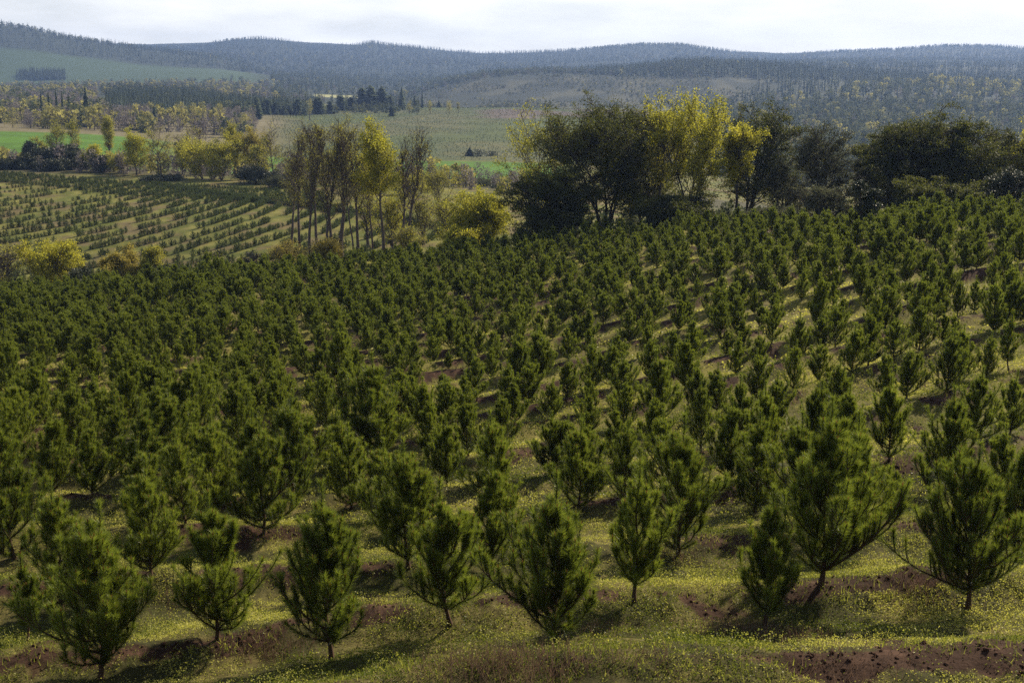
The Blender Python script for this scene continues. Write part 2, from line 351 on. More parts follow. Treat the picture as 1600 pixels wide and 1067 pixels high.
# ------------------------------------------------------------------ young pines
def make_pine(seed, h=2.2, wide=1.0, n_wh=8, low=.16, lean=0.0, curve=0.0, dens=1.0, gap=0.0, lead=1.0, updir=.9):
    rg = np.random.default_rng(seed)
    ns = 14; tz = np.linspace(0, 1, ns); la = rg.uniform(0, 6.28)
    bend = lean * tz + curve * np.sin(tz * 3.0)
    tp = np.stack([np.cos(la) * bend * h + .012 * h * np.sin(tz * 9 + seed), np.sin(la) * bend * h + .012 * h * np.cos(tz * 7 + seed), tz * h * lead], 1)
    tr = .034 * (h / 2.2) * (1 - tz * .82) * (1 + .5 * np.exp(-tz * 18))
    paths = [(tp, tr)]; shoots = []; tips = [(tp[-1], np.array([0, 0, 1.0]))]
    shoots.append((tp[int(ns * .5):], 1.1)); lt = tp[-1] + np.array([[0, 0, 0], [.004, .003, .07], [0, .005, .13]]) * h; shoots.append((lt, 1.6)); paths.append((lt, np.array([.007, .006, .004]))); tips.append((lt[-1], np.array([0, 0, 1.0])))
    n_wh += 1; low *= .8 if seed < 21 else .5; lop = rg.uniform(0, 6.28); zs = np.linspace(low, .84, n_wh) + rg.normal(0, .012, n_wh)
    for wi, z0 in enumerate(zs):
        nb = rg.integers(4, 7); ph = rg.uniform(0, 6.28)
        prof = (1 - z0) ** 1.12 * (.80 + .30 * min(1, (z0 - low + .05) / .22)) * .51 * wide
        for k in range(nb):
            if rg.random() < gap: continue
            a = ph + k * 6.283 / nb + rg.normal(0, .25); l = prof * h * rg.uniform(.58, 1.25) * (1 + .22 * math.cos(a - lop)) + .07
            base = np.array([np.interp(z0, tz, tp[:, c]) for c in range(3)]); m = 7; s = np.linspace(0, 1, m)
            el0 = rg.uniform(.10, .62) + z0 * .62; out_ = np.array([math.cos(a), math.sin(a), 0])
            pts = [base]; e = el0
            for q in range(1, m):
                e = min(1.28, e + (updir / m) * rg.uniform(.3, 1.2)); pts.append(pts[-1] + (out_ * math.cos(e) + np.array([0, 0, math.sin(e)]) + rg.normal(0, .05, 3)) * l * 1.1 / (m - 1))
            pts = np.array(pts); r0 = .0095 * (h / 2.2) * (.5 + l)
            paths.append((pts, r0 * (1 - .75 * s))); shoots.append((pts, 1.0)); tips.append((pts[-1], unit(pts[-1] - pts[-2])))
            for q in range(rg.integers(2, 3 + int(l * 9))):
                if l < .22: break
                tt = rg.uniform(.14, .85); i0 = tt * (m - 1); b0 = pts[int(i0)] + (pts[int(i0) + 1] - pts[int(i0)]) * (i0 % 1)
                a2 = a + rg.choice([-1, 1]) * rg.uniform(.5, 1.1); l2 = min(.34, l * rg.uniform(.25, .6)) * (h / 2.2) ** .5; e2 = rg.uniform(.5, .95); p2 = [b0]
                for u in range(4):
                    e2 = min(1.45, e2 + .22); p2.append(p2[-1] + (np.array([math.cos(a2) * math.cos(e2), math.sin(a2) * math.cos(e2), math.sin(e2)])) * l2 / 4)
                p2 = np.array(p2); paths.append((p2, r0 * .55 * (1 - .6 * np.linspace(0, 1, 5)))); shoots.append((p2[1:], 1.1)); tips.append((p2[-1], unit(p2[-1] - p2[-2])))
    for q in range(14):     # short needled twigs low on the trunk
        z0 = rg.uniform(low * .75, .42); a = rg.uniform(0, 6.28); e = rg.uniform(.3, .8); l = rg.uniform(.08, .17) * h * wide
        base = np.array([np.interp(z0, tz, tp[:, c]) for c in range(3)]); d = np.array([math.cos(a) * math.cos(e), math.sin(a) * math.cos(e), math.sin(e)])
        p2 = base + d * l * np.linspace(0, 1, 4)[:, None] + np.array([0, 0, .12 * l]) * (np.linspace(0, 1, 4) ** 2)[:, None]; paths.append((p2, np.array([.007, .006, .005, .004]))); shoots.append((p2, 1.2)); tips.append((p2[-1], unit(p2[-1] - p2[-2])))
    v, f = tubes(paths, 5)
    P = []; A = []; TT = []
    for pts, dn in shoots:
        seg = np.diff(pts, axis=0); ln = np.linalg.norm(seg, axis=1); tot = ln.sum(); n = int(tot * 400 * dens * dn) + 12
        cs = np.concatenate([[0], np.cumsum(ln)]); s = tot * rg.uniform(0, 1, n) ** .9; k = np.clip(np.searchsorted(cs, s) - 1, 0, len(seg) - 1)
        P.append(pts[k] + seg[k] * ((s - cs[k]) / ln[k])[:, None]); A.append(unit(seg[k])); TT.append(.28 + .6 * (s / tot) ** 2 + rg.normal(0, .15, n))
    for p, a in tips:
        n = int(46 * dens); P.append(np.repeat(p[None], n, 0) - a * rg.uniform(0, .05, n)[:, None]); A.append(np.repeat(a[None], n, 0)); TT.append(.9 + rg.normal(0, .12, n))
    P = np.concatenate(P); A = np.concatenate(A); TT = np.clip(np.concatenate(TT), 0, 1)
    hs = (h / 2.2) ** .5
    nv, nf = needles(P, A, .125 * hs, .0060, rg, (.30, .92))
    bp_ = np.array([p for p, a in tips]); ba = np.array([a for p, a in tips])
    sel = rg.random(len(bp_)) < .75; sel[0] = True; bp_, ba = bp_[sel], ba[sel]
    n = len(bp_); B = np.repeat(bp_, 9, 0); BA = np.repeat(ba, 9, 0); bv, bf = needles(B, unit(BA + [0, 0, .5]), .075, .011, rg, (.02, .22))
    return (v, f), (nv, nf, TT), (bv, bf)
def pine_object(seed, **k):
    a, b, c = make_pine(seed, **k)
    root = empty('young_pine', (0, 0, 0))
    build('trunk', [(a[0], a[1], 0)], [M['pinebark']], root, smooth=True)
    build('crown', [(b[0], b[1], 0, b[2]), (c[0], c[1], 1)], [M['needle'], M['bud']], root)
    return root
BASE_H = 2.2
GP = 'young pines planted in rows on the near slope'
front = [ # col, base row, pixel height, seed, shape, label
 (160, 1060, 268, 11, dict(wide=1.05, low=.12, lean=.05, n_wh=9), 'tall dark young pine with spreading upswept limbs, lowest down the slope at the lower left'),
 (42, 1003, 135, 12, dict(wide=.7, low=.30, curve=.10, n_wh=5), 'smallest front-row pine, a short sapling with a curved bare trunk near the left edge'),
 (338, 1000, 225, 13, dict(wide=1.15, low=.10, n_wh=8, gap=.1), 'bushy bright green pine with tufted top and branches almost to the ground'),
 (515, 1032, 275, 14, dict(wide=1.0, low=.20, n_wh=8), 'upright pine with straight bare lower trunk in the front row, left of the leaning pine'),
 (702, 973, 225, 15, dict(wide=.95, low=.20, lean=.10, curve=.05, gap=.15), 'greyish leaning pine with a bent trunk and open crown in the front row'),
 (868, 1008, 262, 16, dict(wide=1.0, low=.10, n_wh=9), 'dense pine with pointed orange-tipped leader above dark low branches, centre front'),
 (993, 940, 210, 17, dict(wide=1.0, low=.20, n_wh=7), 'slim-trunked pine with open crown just behind the dense pointed one'),
 (1197, 977, 210, 18, dict(wide=.95, low=.15, n_wh=7, updir=1.3), 'narrow pine with bolt-upright limbs and forked pale lower trunk'),
 (1283, 917, 280, 19, dict(wide=1.15, low=.13, n_wh=9), 'large full pine standing close behind the narrow upright one'),
 (1510, 952, 250, 20, dict(wide=1.25, low=.16, n_wh=9, dens=.9), 'wide rounded pine with a thick short trunk in a dark soil mound, lower right'),
 (20, 872, 215, 21, dict(wide=1.0, low=.1), 'full pine cut by the left edge, uphill of the small curved sapling'),
 (98, 950, 195, 22, dict(wide=.95, low=.15, dens=.75), 'thin grey-green pine half hidden behind the lowest pine on the left'),
 (238, 900, 180, 23, dict(wide=.9), 'pine between the lowest pine and the bushy bright green one, a row behind'),
 (335, 805, 150, 24, dict(wide=1.1), 'rounded pine in the second row above the bushy bright green pine'),
 (412, 835, 170, 25, dict(wide=1.1), 'broad pine in the second row behind the straight-trunked front pine'),
 (548, 795, 125, 26, dict(wide=.9), 'small pine peeping over the straight-trunked front pine'),
 (636, 885, 190, 27, dict(wide=1.0, low=.15), 'well shaped pine with orange shoot tips between the straight-trunked and leaning pines'),
 (770, 893, 170, 28, dict(wide=.95), 'pine directly behind the leaning greyish pine'),
 (1062, 870, 210, 29, dict(wide=1.2), 'broad full pine right of centre in the second row, its limbs touching the slim-trunked one'),
 (905, 800, 135, 30, dict(wide=1.0), 'pine rising behind the orange-tipped pointed pine'),
 (1180, 800, 150, 31, dict(wide=1.0), 'pine in the second row behind the narrow upright front pine'),
 (1330, 855, 200, 32, dict(wide=1.1), 'tall pine merging with the large full pine behind it'),
 (1480, 765, 150, 33, dict(wide=1.1), 'dark pine on open soil up-slope of the wide rounded pine'),
 (1590, 875, 190, 34, dict(wide=1.0), 'pine at the right edge a row above the wide rounded one'),
]
variants = []; placed = []
def pix_h(px, D): return px * D * 1.04 / F
for (c, D, ph, sd_, kw, lab) in front:
    x, y, z = on_ground(c, D); hh = pix_h(ph, y)
    o = pine_object(sd_, h=hh, **kw); o.location = (x, y, z - .03); tag(o, lab, 'pine', GP); placed.append((x, y))
    variants.append((o, hh))
# grid positions
pos = []
for k in range(-2, 60):
    xg = np.arange(-75, 75, 1.2) + (k % 3) * .5
    for q, x in enumerate(xg):
        if rng.random() < (.08 if x < 0 else .12): continue
        x = x + rng.normal(0, .24); zig = .34 if k < 4 else .2; vv = V0 + k * ROW + .35 + (zig if q % 2 else -zig) + rng.normal(0, .22)
        y = vv + tanf(40) * x
        for _ in range(30): y = .5 * y + .5 * (vv + float(tanf(y)) * x)
        if y > 14: pos.append((x, y, k))
pos = np.array(pos); keep = (pos[:, 1] > 21.5 + .12 * np.abs(pos[:, 0])) & (np.abs(pos[:, 0]) < pos[:, 1] * .50 + 2) & (pos[:, 1] < crest_D(pos[:, 0], pos[:, 1]))
pos = pos[keep]
pl = np.array(placed); dmin = np.array([np.min(np.hypot(pl[:, 0] - p[0], pl[:, 1] - p[1])) for p in pos]); pos = pos[dmin > 1.15]
pz = height(pos[:, 0], pos[:, 1]); colp = colof(pos[:, 0], pos[:, 1], pz)
# size falls off up the slope, with local variety
D_ = pos[:, 1]
ph_ = (1.56 + .28 * (1 - sstep(20, 42, D_)) + .25 * sstep(.45, .8, fbm(pos[:, 0], pos[:, 1], 9, 2, 201)) + .12 * sstep(1200, 1500, colp) + .15 * (1 - sstep(300, 800, colp))) * np.exp(rng.normal(0, .15, len(D_)))
ph_ *= np.where(rng.random(len(D_)) < .1, .72, 1)
infr = (colp > -40) & (colp < 1640)
order = np.lexsort((D_, ~infr)); pos = pos[order]; pz = pz[order]; colp = colp[order]; ph_ = ph_[order]; infr = infr[order]
NI = 276
ords = ['zeroth', 'first', 'second', 'third', 'fourth', 'fifth', 'sixth', 'seventh', 'eighth', 'ninth', 'tenth', 'eleventh', 'twelfth', 'thirteenth', 'fourteenth', 'fifteenth', 'sixteenth', 'seventeenth', 'eighteenth', 'nineteenth', 'twentieth']
byrow = {}
for i_ in range(NI): byrow.setdefault(int(pos[i_, 2] + 2), []).append(i_)
lab = {}
for rk, ids in byrow.items():
    ids.sort(key=lambda q: colp[q])
    for n_, q in enumerate(ids):
        if rk <= 9 and n_ < 20 and rk + 1 < len(ords): lab[q] = 'young pine, %s from the left in the %s planted row counted up the slope' % (ords[n_ + 1], ords[rk + 1])
tall_lab = 'bushy dark young pine deep among the middle rows of the slope'
for i_ in range(NI):
    src, sh = variants[rng.integers(0, len(variants)) if rng.random() < .3 else rng.integers(10, len(variants))]
    if sh < 1.2: src, sh = variants[3]
    o = copy_tree(src); s = ph_[i_] / sh; o.location = (pos[i_, 0], pos[i_, 1], pz[i_] - .03)
    o.rotation_euler = (rng.normal(0, .035), rng.normal(0, .035), rng.uniform(0, 6.28)); sw = s * rng.uniform(.85, 1.12); o.scale = (sw, sw, s)
    tag(o, lab.get(i_, tall_lab), 'pine', GP)

# ------------------------------------------------------------------ scatter of uncountable masses (instances of real objects)
def scatter(name, pts, scl, rot, var, sources, label, cat, tilt=None):
    me = bpy.data.meshes.new(name); me.vertices.add(len(pts)); me.vertices.foreach_set('co', np.asarray(pts, np.float32).ravel())
    a = me.attributes.new('scl', 'FLOAT_VECTOR', 'POINT'); a.data.foreach_set('vector', np.asarray(scl, np.float32).ravel())
    a = me.attributes.new('rot', 'FLOAT_VECTOR', 'POINT'); r3 = np.zeros((len(pts), 3)); r3[:, 2] = rot
    if tilt is not None: r3[:, :2] = tilt
    a.data.foreach_set('vector', r3.astype(np.float32).ravel())
    a = me.attributes.new('var', 'INT', 'POINT'); a.data.foreach_set('value', np.asarray(var, np.int32))
    o = bpy.data.objects.new(name, me); COL.objects.link(o)
    g = bpy.data.node_groups.new(name, 'GeometryNodeTree')
    g.interface.new_socket('Geometry', in_out='INPUT', socket_type='NodeSocketGeometry'); g.interface.new_socket('Geometry', in_out='OUTPUT', socket_type='NodeSocketGeometry')
    gi = g.nodes.new('NodeGroupInput'); go = g.nodes.new('NodeGroupOutput'); jn = g.nodes.new('GeometryNodeJoinGeometry')
    def attr(nm, ty):
        n = g.nodes.new('GeometryNodeInputNamedAttribute'); n.data_type = ty; n.inputs['Name'].default_value = nm; return n
    sa, ra, va = attr('scl', 'FLOAT_VECTOR'), attr('rot', 'FLOAT_VECTOR'), attr('var', 'INT')
    def first(n): return [s for s in n.outputs if s.enabled and s.name == 'Attribute'][0]
    for vi, objs in enumerate(sources):
        cmp_ = g.nodes.new('FunctionNodeCompare'); cmp_.data_type = 'INT'; cmp_.operation = 'EQUAL'
        ins = [s for s in cmp_.inputs if s.enabled]; g.links.new(first(va), ins[0]); ins[1].default_value = vi
        for ob in objs:
            oi = g.nodes.new('GeometryNodeObjectInfo'); oi.transform_space = 'ORIGINAL'; oi.inputs['Object'].default_value = ob; oi.inputs['As Instance'].default_value = True
            ip = g.nodes.new('GeometryNodeInstanceOnPoints'); g.links.new(gi.outputs[0], ip.inputs['Points']); g.links.new(cmp_.outputs[0], ip.inputs['Selection'])
            g.links.new(oi.outputs['Geometry'], ip.inputs['Instance']); g.links.new(first(ra), ip.inputs['Rotation']); g.links.new(first(sa), ip.inputs['Scale']); g.links.new(ip.outputs[0], jn.inputs[0])
    g.links.new(jn.outputs[0], go.inputs[0])
    m = o.modifiers.new('scatter', 'NODES'); m.node_group = g
    tag(o, label, cat, kind='stuff')
    return o
rest = slice(NI, None); nrst = len(pos) - NI
vi = rng.integers(0, 8, nrst); srcs = []; hs_ = []
for q in [0, 10, 13, 14, 16, 18, 21, 23]:
    o_, h_ = variants[q]; srcs.append([c for c in o_.children if c.name.split('.')[0] in ('crown', 'trunk')]); hs_.append(h_)
s_ = ph_[rest] / np.array(hs_)[vi]; sw_ = s_ * rng.uniform(.9, 1.2, nrst)
scatter('pine_plantation', np.c_[pos[rest, 0], pos[rest, 1], pz[rest] - .03], np.c_[sw_, sw_, s_], rng.uniform(0, 6.28, nrst), vi, srcs, 'remaining young pines crowding the upper part of the near slope', 'pines', rng.normal(0, .04, (nrst, 2)))
print('pines in frame', infr.sum(), 'total', len(pos))

# saplings on the second hillside, planted along contour rows round the spur
a, b, c = make_pine(91, h=1.7, wide=1.3, low=.05, n_wh=5, dens=.16)
sap_src = []
sp = []
for k in range(-18, 19):
    xt = -63 + 4.0 * k; yc = 232 - 1.15 * 4.0 * k
    s = np.arange(-75, 24, .5); xs = xt - np.where(s < 0, s * s / 80.0, s * s / 34.0); ys = yc + s
    dl = np.hypot(np.diff(xs), np.diff(ys)); cs = np.concatenate([[0], np.cumsum(dl)]); tt = np.arange(0, cs[-1], .6); tt = tt + rng.normal(0, .12, len(tt))
    xs = np.interp(tt, cs, xs) + rng.normal(0, .14, len(tt)); ys = np.interp(tt, cs, ys) + rng.normal(0, .14, len(tt))
    gapn = vnoise(xs, ys, 5, 300 + k); kp = (rng.random(len(xs)) > .10) & (gapn > .24); sp.append(np.c_[xs, ys][kp])
for e_ in range(5):      # rows that follow the top edge of the hillside
    cc = np.linspace(-160, 500, 330) ; De = np.interp(cc, [0, 150, 300, 450, 700], [288, 268, 254, 240, 228]) - 1.5 - 5.5 * e_; sp.append(np.c_[De * (cc - 800) / 1819 + rng.normal(0, .15, 330), De + rng.normal(0, .3, 330)][rng.random(330) > .2])
sp = np.concatenate(sp); sz = height(sp[:, 0], sp[:, 1]); sc_ = colof(sp[:, 0], sp[:, 1], sz)
kp = (sc_ > -150) & (sc_ < 730) & (sp[:, 1] > 138) & (sp[:, 1] < np.interp(sc_, [0, 150, 300, 450, 700], [288, 268, 254, 240, 228])); sp, sz = sp[kp], sz[kp]
print('saplings', len(sp))
def wide_pine(seed, h):
    a, b, c = make_pine(seed, h=h, wide=1.25, low=.06, n_wh=5, dens=.10)
    rg = np.random.default_rng(seed); 
    return a, b
sap_objs = []
for sd_, lb in ((91, 'small sapling pine standing in a contour row of the second hillside'), (92, 'small sapling pine standing in a contour row of the second hillside'), (93, 'small sapling pine standing in a contour row of the second hillside')):
    a, b = wide_pine(sd_, 1.6); nv = b[0].reshape(-1, 3, 3); cen = nv.mean(1, keepdims=True)
    nv = cen + (nv - cen) * 1.0; d = nv[:, 1] - nv[:, 0]; nv[:, 1] = nv[:, 0] + d * 4.0
    i_ = {91: 40, 92: 300, 93: 600}[sd_]
    o = build('sapling_pine', [(a[0], a[1], 0), (nv.reshape(-1, 3), b[1], 1, b[2])], [M['pinebark'], M['needle_far']]); o.location = (sp[i_, 0], sp[i_, 1], sz[i_])
    tag(o, lb, 'pine', 'saplings in contour rows on the second hillside'); sap_objs.append(o)
keep_ = np.ones(len(sp), bool); keep_[[40, 300, 600]] = False; sp, sz = sp[keep_], sz[keep_]
n = len(sp); ss = rng.uniform(.42, .82, n) * (1 - .25 * sstep(215, 250, sp[:, 1]))
scatter('sapling_rows', np.c_[sp, sz - .05], np.c_[ss * 1.1, ss * 1.1, ss], rng.uniform(0, 6.28, n), rng.integers(0, 3, n), [[o] for o in sap_objs], 'contour rows of small pines curving round the second hillside', 'saplings')

# ------------------------------------------------------------------ broadleaved trees
def grow(seed, h, kind, width, trunk_r=None, lean=0.0, stems=1, clear=.35, leafn=6, twig_r=.02, sub=(9, 7), drop=0.0, flat=0.0, leafsize=.15, up=.5, crownshape='oval', leafy=1.0):
    """kind decides the habit; returns limb tubes and leaf anchor points"""
    rg = np.random.default_rng(seed); paths = []; anchors = []
    trunk_r = trunk_r or h * .014
    def env(t):                 # crown radius at relative height
        u = np.clip((t - clear) / (1 - clear), 0, 1)
        if crownshape == 'oval': return max(.18, math.sin(math.pi * min(1, (u * .86 + .14))) ** .7) * width / 2
        if crownshape == 'dome': return max(.25, (1 - u ** 2.2) ** .5) * width / 2
        if crownshape == 'column': return max(.3, math.sin(math.pi * min(1, u * .8 + .2)) ** .5) * width / 2
        return width / 2
    def path(p, d, l, n, wob, upb):
        pts = [p]; d = unit(d)
        for i in range(n):
            d = unit(d + rg.normal(0, wob, 3) + np.array([0, 0, upb])); pts.append(pts[-1] + d * l / n)
        return np.array(pts), d
    for st in range(stems):
        a0 = rg.uniform(0, 6.28); sp_ = 0 if stems == 1 else rg.uniform(.12, .42)
        hh = h * rg.uniform(.86, 1.0) if stems > 1 else h
        d0 = np.array([math.cos(a0) * sp_ + lean, math.sin(a0) * sp_, 1.0])
        tp, _ = path(np.array([math.cos(a0), math.sin(a0), 0]) * (0 if stems == 1 else .02 * h), d0, hh * (.93 if stems == 1 else .86), 14, .05 if stems == 1 else .09, .03)
        tr = trunk_r * (1 if stems == 1 else .7) * (1 - np.linspace(0, 1, 15) * .88) * (1 + .5 * np.exp(-np.linspace(0, 1, 15) * 22))
        paths.append((tp, tr, 7))
        nb = int(sub[0] * (1 if stems == 1 else .62))
        for b in range(nb):
            t = clear + (0.97 - clear) * ((b + rg.random()) / nb); i = t * 14; i0 = min(13, int(i)); p = tp[i0] + (tp[i0 + 1] - tp[i0]) * (i - i0)
            a = b * 2.4 + rg.normal(0, .4) + seed; R_ = env(t); e = up * rg.uniform(.6, 1.3) + .25 * t
            l = R_ / max(.35, math.cos(e)) * rg.uniform(.45, 1.25); l = min(l, h * .6)
            if l < .05 * h: l = .05 * h
            bp_, dl = path(p, [math.cos(a) * math.cos(e), math.sin(a) * math.cos(e), math.sin(e)], l, 7, .13, .05 * up)
            br = np.interp(t, np.linspace(0, 1, 15), tr) * .45; paths.append((bp_, np.linspace(max(br, twig_r * 1.6), twig_r, 8), 5))
            n2 = sub[1]
            for c in range(n2):
                t2 = .22 + .78 * (c + rg.random()) / n2; i = t2 * 7; i0 = min(6, int(i)); q = bp_[i0] + (bp_[i0 + 1] - bp_[i0]) * (i - i0)
                dd = unit(bp_[i0 + 1] - bp_[i0]); sd_ = unit(np.cross(dd, rg.normal(size=3))); d2 = dd * .7 + sd_ * .8 + [0, 0, .12 + .2 * up]
                if flat: d2[2] *= .45
                l2 = l * rg.uniform(.28, .5) * (1.15 - .6 * t2) + .02 * h; p2, dl2 = path(q, d2, l2, 4, .16, .04)
                paths.append((p2, np.linspace(twig_r, twig_r * .5, 5), 3))
                n3 = 4
                for g_ in range(n3):
                    i = rg.uniform(.8, 4); i0 = min(3, int(i)); q3 = p2[i0] + (p2[i0 + 1] - p2[i0]) * (i - i0); d3 = dl2 * .6 + rg.normal(0, .55, 3) + [0, 0, .15]
                    if flat: d3[2] *= .4
                    l3 = l2 * rg.uniform(.35, .7); p3, _ = path(q3, d3, l3, 2, .1, 0); paths.append((p3, np.linspace(twig_r * .55, twig_r * .35, 3), 3))
                    if rg.random() < leafy: anchors.append((p3[1:], t))
                if rg.random() < leafy: anchors.append((p2[2:], t))
    allp = np.concatenate([p for p, r, k in paths if k == 3]); fz = h * .97 / np.quantile(allp[:, 2], .992)
    ctr = np.median(allp[:, :2], 0); rad = np.quantile(np.hypot(*(allp[:, :2] - ctr).T), .965); fx = (width / 2) / rad
    S_ = np.array([fx, fx, fz]); paths = [(p * S_, r, k) for p, r, k in paths]; anchors = [(p * S_, t) for p, t in anchors]
    return paths, anchors
def crown_leaves(anchors, n_per, spread, size, rg, flat=0.0, patchy=0.0, seed=0):
    P = []
    A = np.concatenate([a for a, t in anchors]) if anchors else np.zeros((1, 3))
    if patchy:
        k = vnoise(A[:, 0] + A[:, 2] * .7, A[:, 1] + A[:, 2] * .9, max(.9, spread * 3.5), seed); A = A[k > patchy]
    if len(A) == 0: A = np.zeros((1, 3))
    P = np.repeat(A, n_per, 0); off = rg.normal(0, spread, P.shape) * np.array([1, 1, 1 - .7 * flat]); P = P + off
    tn = np.clip(.5 + rg.normal(0, .13, len(P)) + .7 * (vnoise(P[:, 0] + P[:, 2], P[:, 1] - P[:, 2], spread * 3, seed + 5) - .5), 0, 1)
    v, f = leaves(P, np.full(len(P), size), rg, flat); return v, f, tn
def tree(name, loc, seed, h, width, leafmat_, barkm, label, cat='tree', group=None, n_per=5, spread=.3, size=.16, flat=0.0, patchy=0.0, rz=0, second=None, **k):
    rg = np.random.default_rng(seed + 1000); paths, anch = grow(seed, h, name, width, flat=flat, **k)
    root = empty(name, loc, rz)
    byk = {}
    for p, r, kk in paths: byk.setdefault(kk, []).append((p, r))
    prt = []
    for kk, pp in byk.items():
        v, f = tubes(pp, kk); prt.append((v, f, 0))
    build('trunk', prt, [barkm], root, smooth=True)
    v, f, tn = crown_leaves(anch, n_per, spread, size, rg, flat, patchy, seed)
    pr = [(v, f, 0, tn)]
    mats = [leafmat_]
    if second:
        v, f, tn = crown_leaves(anch, max(1, n_per // 3), spread * 1.2, size, rg, flat, .62, seed + 3); pr.append((v, f, 1, tn)); mats.append(second)
    build('crown', pr, mats, root)
    return tag(root, label, cat, group)
def place_tree(name, col, D, top, wpx, seed, leafm, barkm, label, group=None, sink=.15, **k):
    x, y, z = at(col, D); h = float(row_to_z(top, D)) - z; wd = wpx * D / F
    return tree(name, (x, y, z - sink), seed, h / .97, wd, leafm, barkm, label, group=group, **k)
Y, O, OR, EV, EG, SH, BK, TW, DB = M['yellow'], M['olive'], M['orange'], M['ever'], M['evergrey'], M['shrub'], M['bark'], M['twig'], M['darkbark']
GE = 'dark evergreen trees beyond the crest of the slope'
ev = dict(crownshape='dome', clear=.22, stems=4, sub=(26, 9), up=.35, flat=.7, n_per=10, spread=.22, size=.165, patchy=.36, twig_r=.03, trunk_r=.26)
place_tree('evergreen_tree', 945, 125, 163, 215, 301, EV, DB, 'largest dark evergreen with dense flat-layered crown and many forking stems', GE, **dict(ev, stems=5, sub=(34, 10), clear=.25))
place_tree('evergreen_tree', 1165, 128, 166, 150, 302, EV, DB, 'dark evergreen with pale slanting stems right of the bright yellow tree', GE, **ev)
place_tree('evergreen_tree', 868, 119, 258, 140, 303, EV, DB, 'low black-green evergreen at the left foot of the largest dark crown', GE, **dict(ev, clear=.02, stems=5))
place_tree('evergreen_tree', 1290, 118, 200, 130, 304, EG, DB, 'grey-green evergreen with thin see-through crown standing between the two dark groups', GE, **dict(ev, n_per=5, size=.16, sub=(24, 9), clear=.15))
place_tree('evergreen_tree', 1415, 116, 183, 160, 305, EV, DB, 'tall rounded dark evergreen, highest of the right-hand group', GE, **dict(ev, clear=.1, stems=5))
place_tree('evergreen_tree', 1500, 112, 190, 150, 306, EV, DB, 'brownish-green evergreen with feathery top beside the tall rounded one', GE, **dict(ev, clear=.08, stems=5))
place_tree('evergreen_tree', 1562, 118, 208, 110, 307, EG, DB, 'evergreen with speckled pale leaves next to the yellow tree at the right edge', GE, **dict(ev, clear=.05))
place_tree('evergreen_tree', 1222, 124, 246, 70, 308, EG, DB, 'half-bare small evergreen at the right end of the central dark group', GE, **dict(ev, n_per=3, sub=(16, 8)))
place_tree('evergreen_tree', 1010, 131, 172, 120, 315, EV, DB, 'dark evergreen crown showing behind the bright yellow tree and the olive-yellow one', GE, **dict(ev, clear=.15))
place_tree('evergreen_tree', 1358, 122, 214, 90, 316, EV, DB, 'smaller dark evergreen filling the gap left of the tall rounded one', GE, **dict(ev, clear=.06))
place_tree('shrub', 1055, 112, 305, 120, 309, EV, DB, 'dark undergrowth shrub below the bright yellow tree', None, **dict(ev, clear=.0, stems=5, sub=(20, 8)))
place_tree('shrub', 1200, 106, 322, 90, 310, EG, DB, 'grey shrub with glinting leaves under the slanting evergreen stems', None, **dict(ev, clear=.0, stems=5, sub=(14, 8), size=.14))
place_tree('shrub', 1350, 84, 284, 34, 311, SH, DB, 'single small leafy tree poking up among the pines at the crest', None, **dict(ev, clear=.05, stems=2, sub=(12, 6), size=.16, spread=.2))
place_tree('shrub', 1465, 104, 280, 130, 312, EV, DB, 'dense low dark thicket at the foot of the right-hand evergreens', None, **dict(ev, clear=.0, stems=6, sub=(20, 8)))
place_tree('shrub', 1575, 104, 265, 90, 313, SH, DB, 'low shrub under the yellow tree at the right edge', None, **dict(ev, clear=.0, stems=4, sub=(16, 8)))
place_tree('shrub', 1275, 108, 290, 100, 314, EG, DB, 'grey-green bush at the foot of the see-through evergreen', None, **dict(ev, clear=.0, stems=4, sub=(14, 8), n_per=4))
GY = 'yellow spring-leaved trees'
ys = dict(crownshape='oval', clear=.28, sub=(22, 9), up=.75, n_per=9, spread=.18, size=.19, patchy=.28, twig_r=.026, trunk_r=.2)
place_tree('broadleaf_tree', 1078, 119, 152, 130, 321, Y, DB, 'bright yellow-green tree glowing between the two central dark evergreens', GY, **dict(ys, stems=3, n_per=8))
place_tree('broadleaf_tree', 1148, 120, 198, 60, 322, Y, DB, 'small yellow crown leaning out in front of the slanting evergreen', GY, **dict(ys, clear=.5))
place_tree('broadleaf_tree', 1020, 121, 175, 70, 323, O, DB, 'olive-yellow spring tree overlapping the right side of the largest evergreen', GY, **dict(ys, clear=.4, n_per=4))
place_tree('broadleaf_tree', 820, 138, 164, 115, 324, Y, BK, 'tall yellow tree with open forking limbs left of the largest evergreen', GY, **dict(ys, clear=.3, n_per=4, patchy=.3))
place_tree('broadleaf_tree', 757, 126, 301, 105, 325, Y, DB, 'low domed yellow bush-like tree at the left foot of the dark evergreens', GY, **dict(ys, crownshape='dome', clear=.05, stems=3, n_per=8))
place_tree('broadleaf_tree', 722, 122, 356, 70, 326, Y, DB, 'smallest yellow bush just above the pines, below the low domed tree', GY, **dict(ys, crownshape='dome', clear=.0, stems=3, sub=(14, 8)))
place_tree('broadleaf_tree', 1604, 114, 190, 80, 327, Y, DB, 'yellow tree cut off by the right edge of the photo', GY, **dict(ys, stems=2, n_per=8))
place_tree('broadleaf_tree', 86, 136, 377, 88, 328, Y, BK, 'round yellow-green tree at the lower left edge of the second hillside', GY, **dict(ys, crownshape='dome', clear=.08, stems=3, n_per=8))
place_tree('broadleaf_tree', 196, 137, 388, 56, 329, OR, BK, 'ochre-leaved round tree below the second hillside, left of its yellower twin', GY, **dict(ys, crownshape='dome', clear=.08, stems=2))
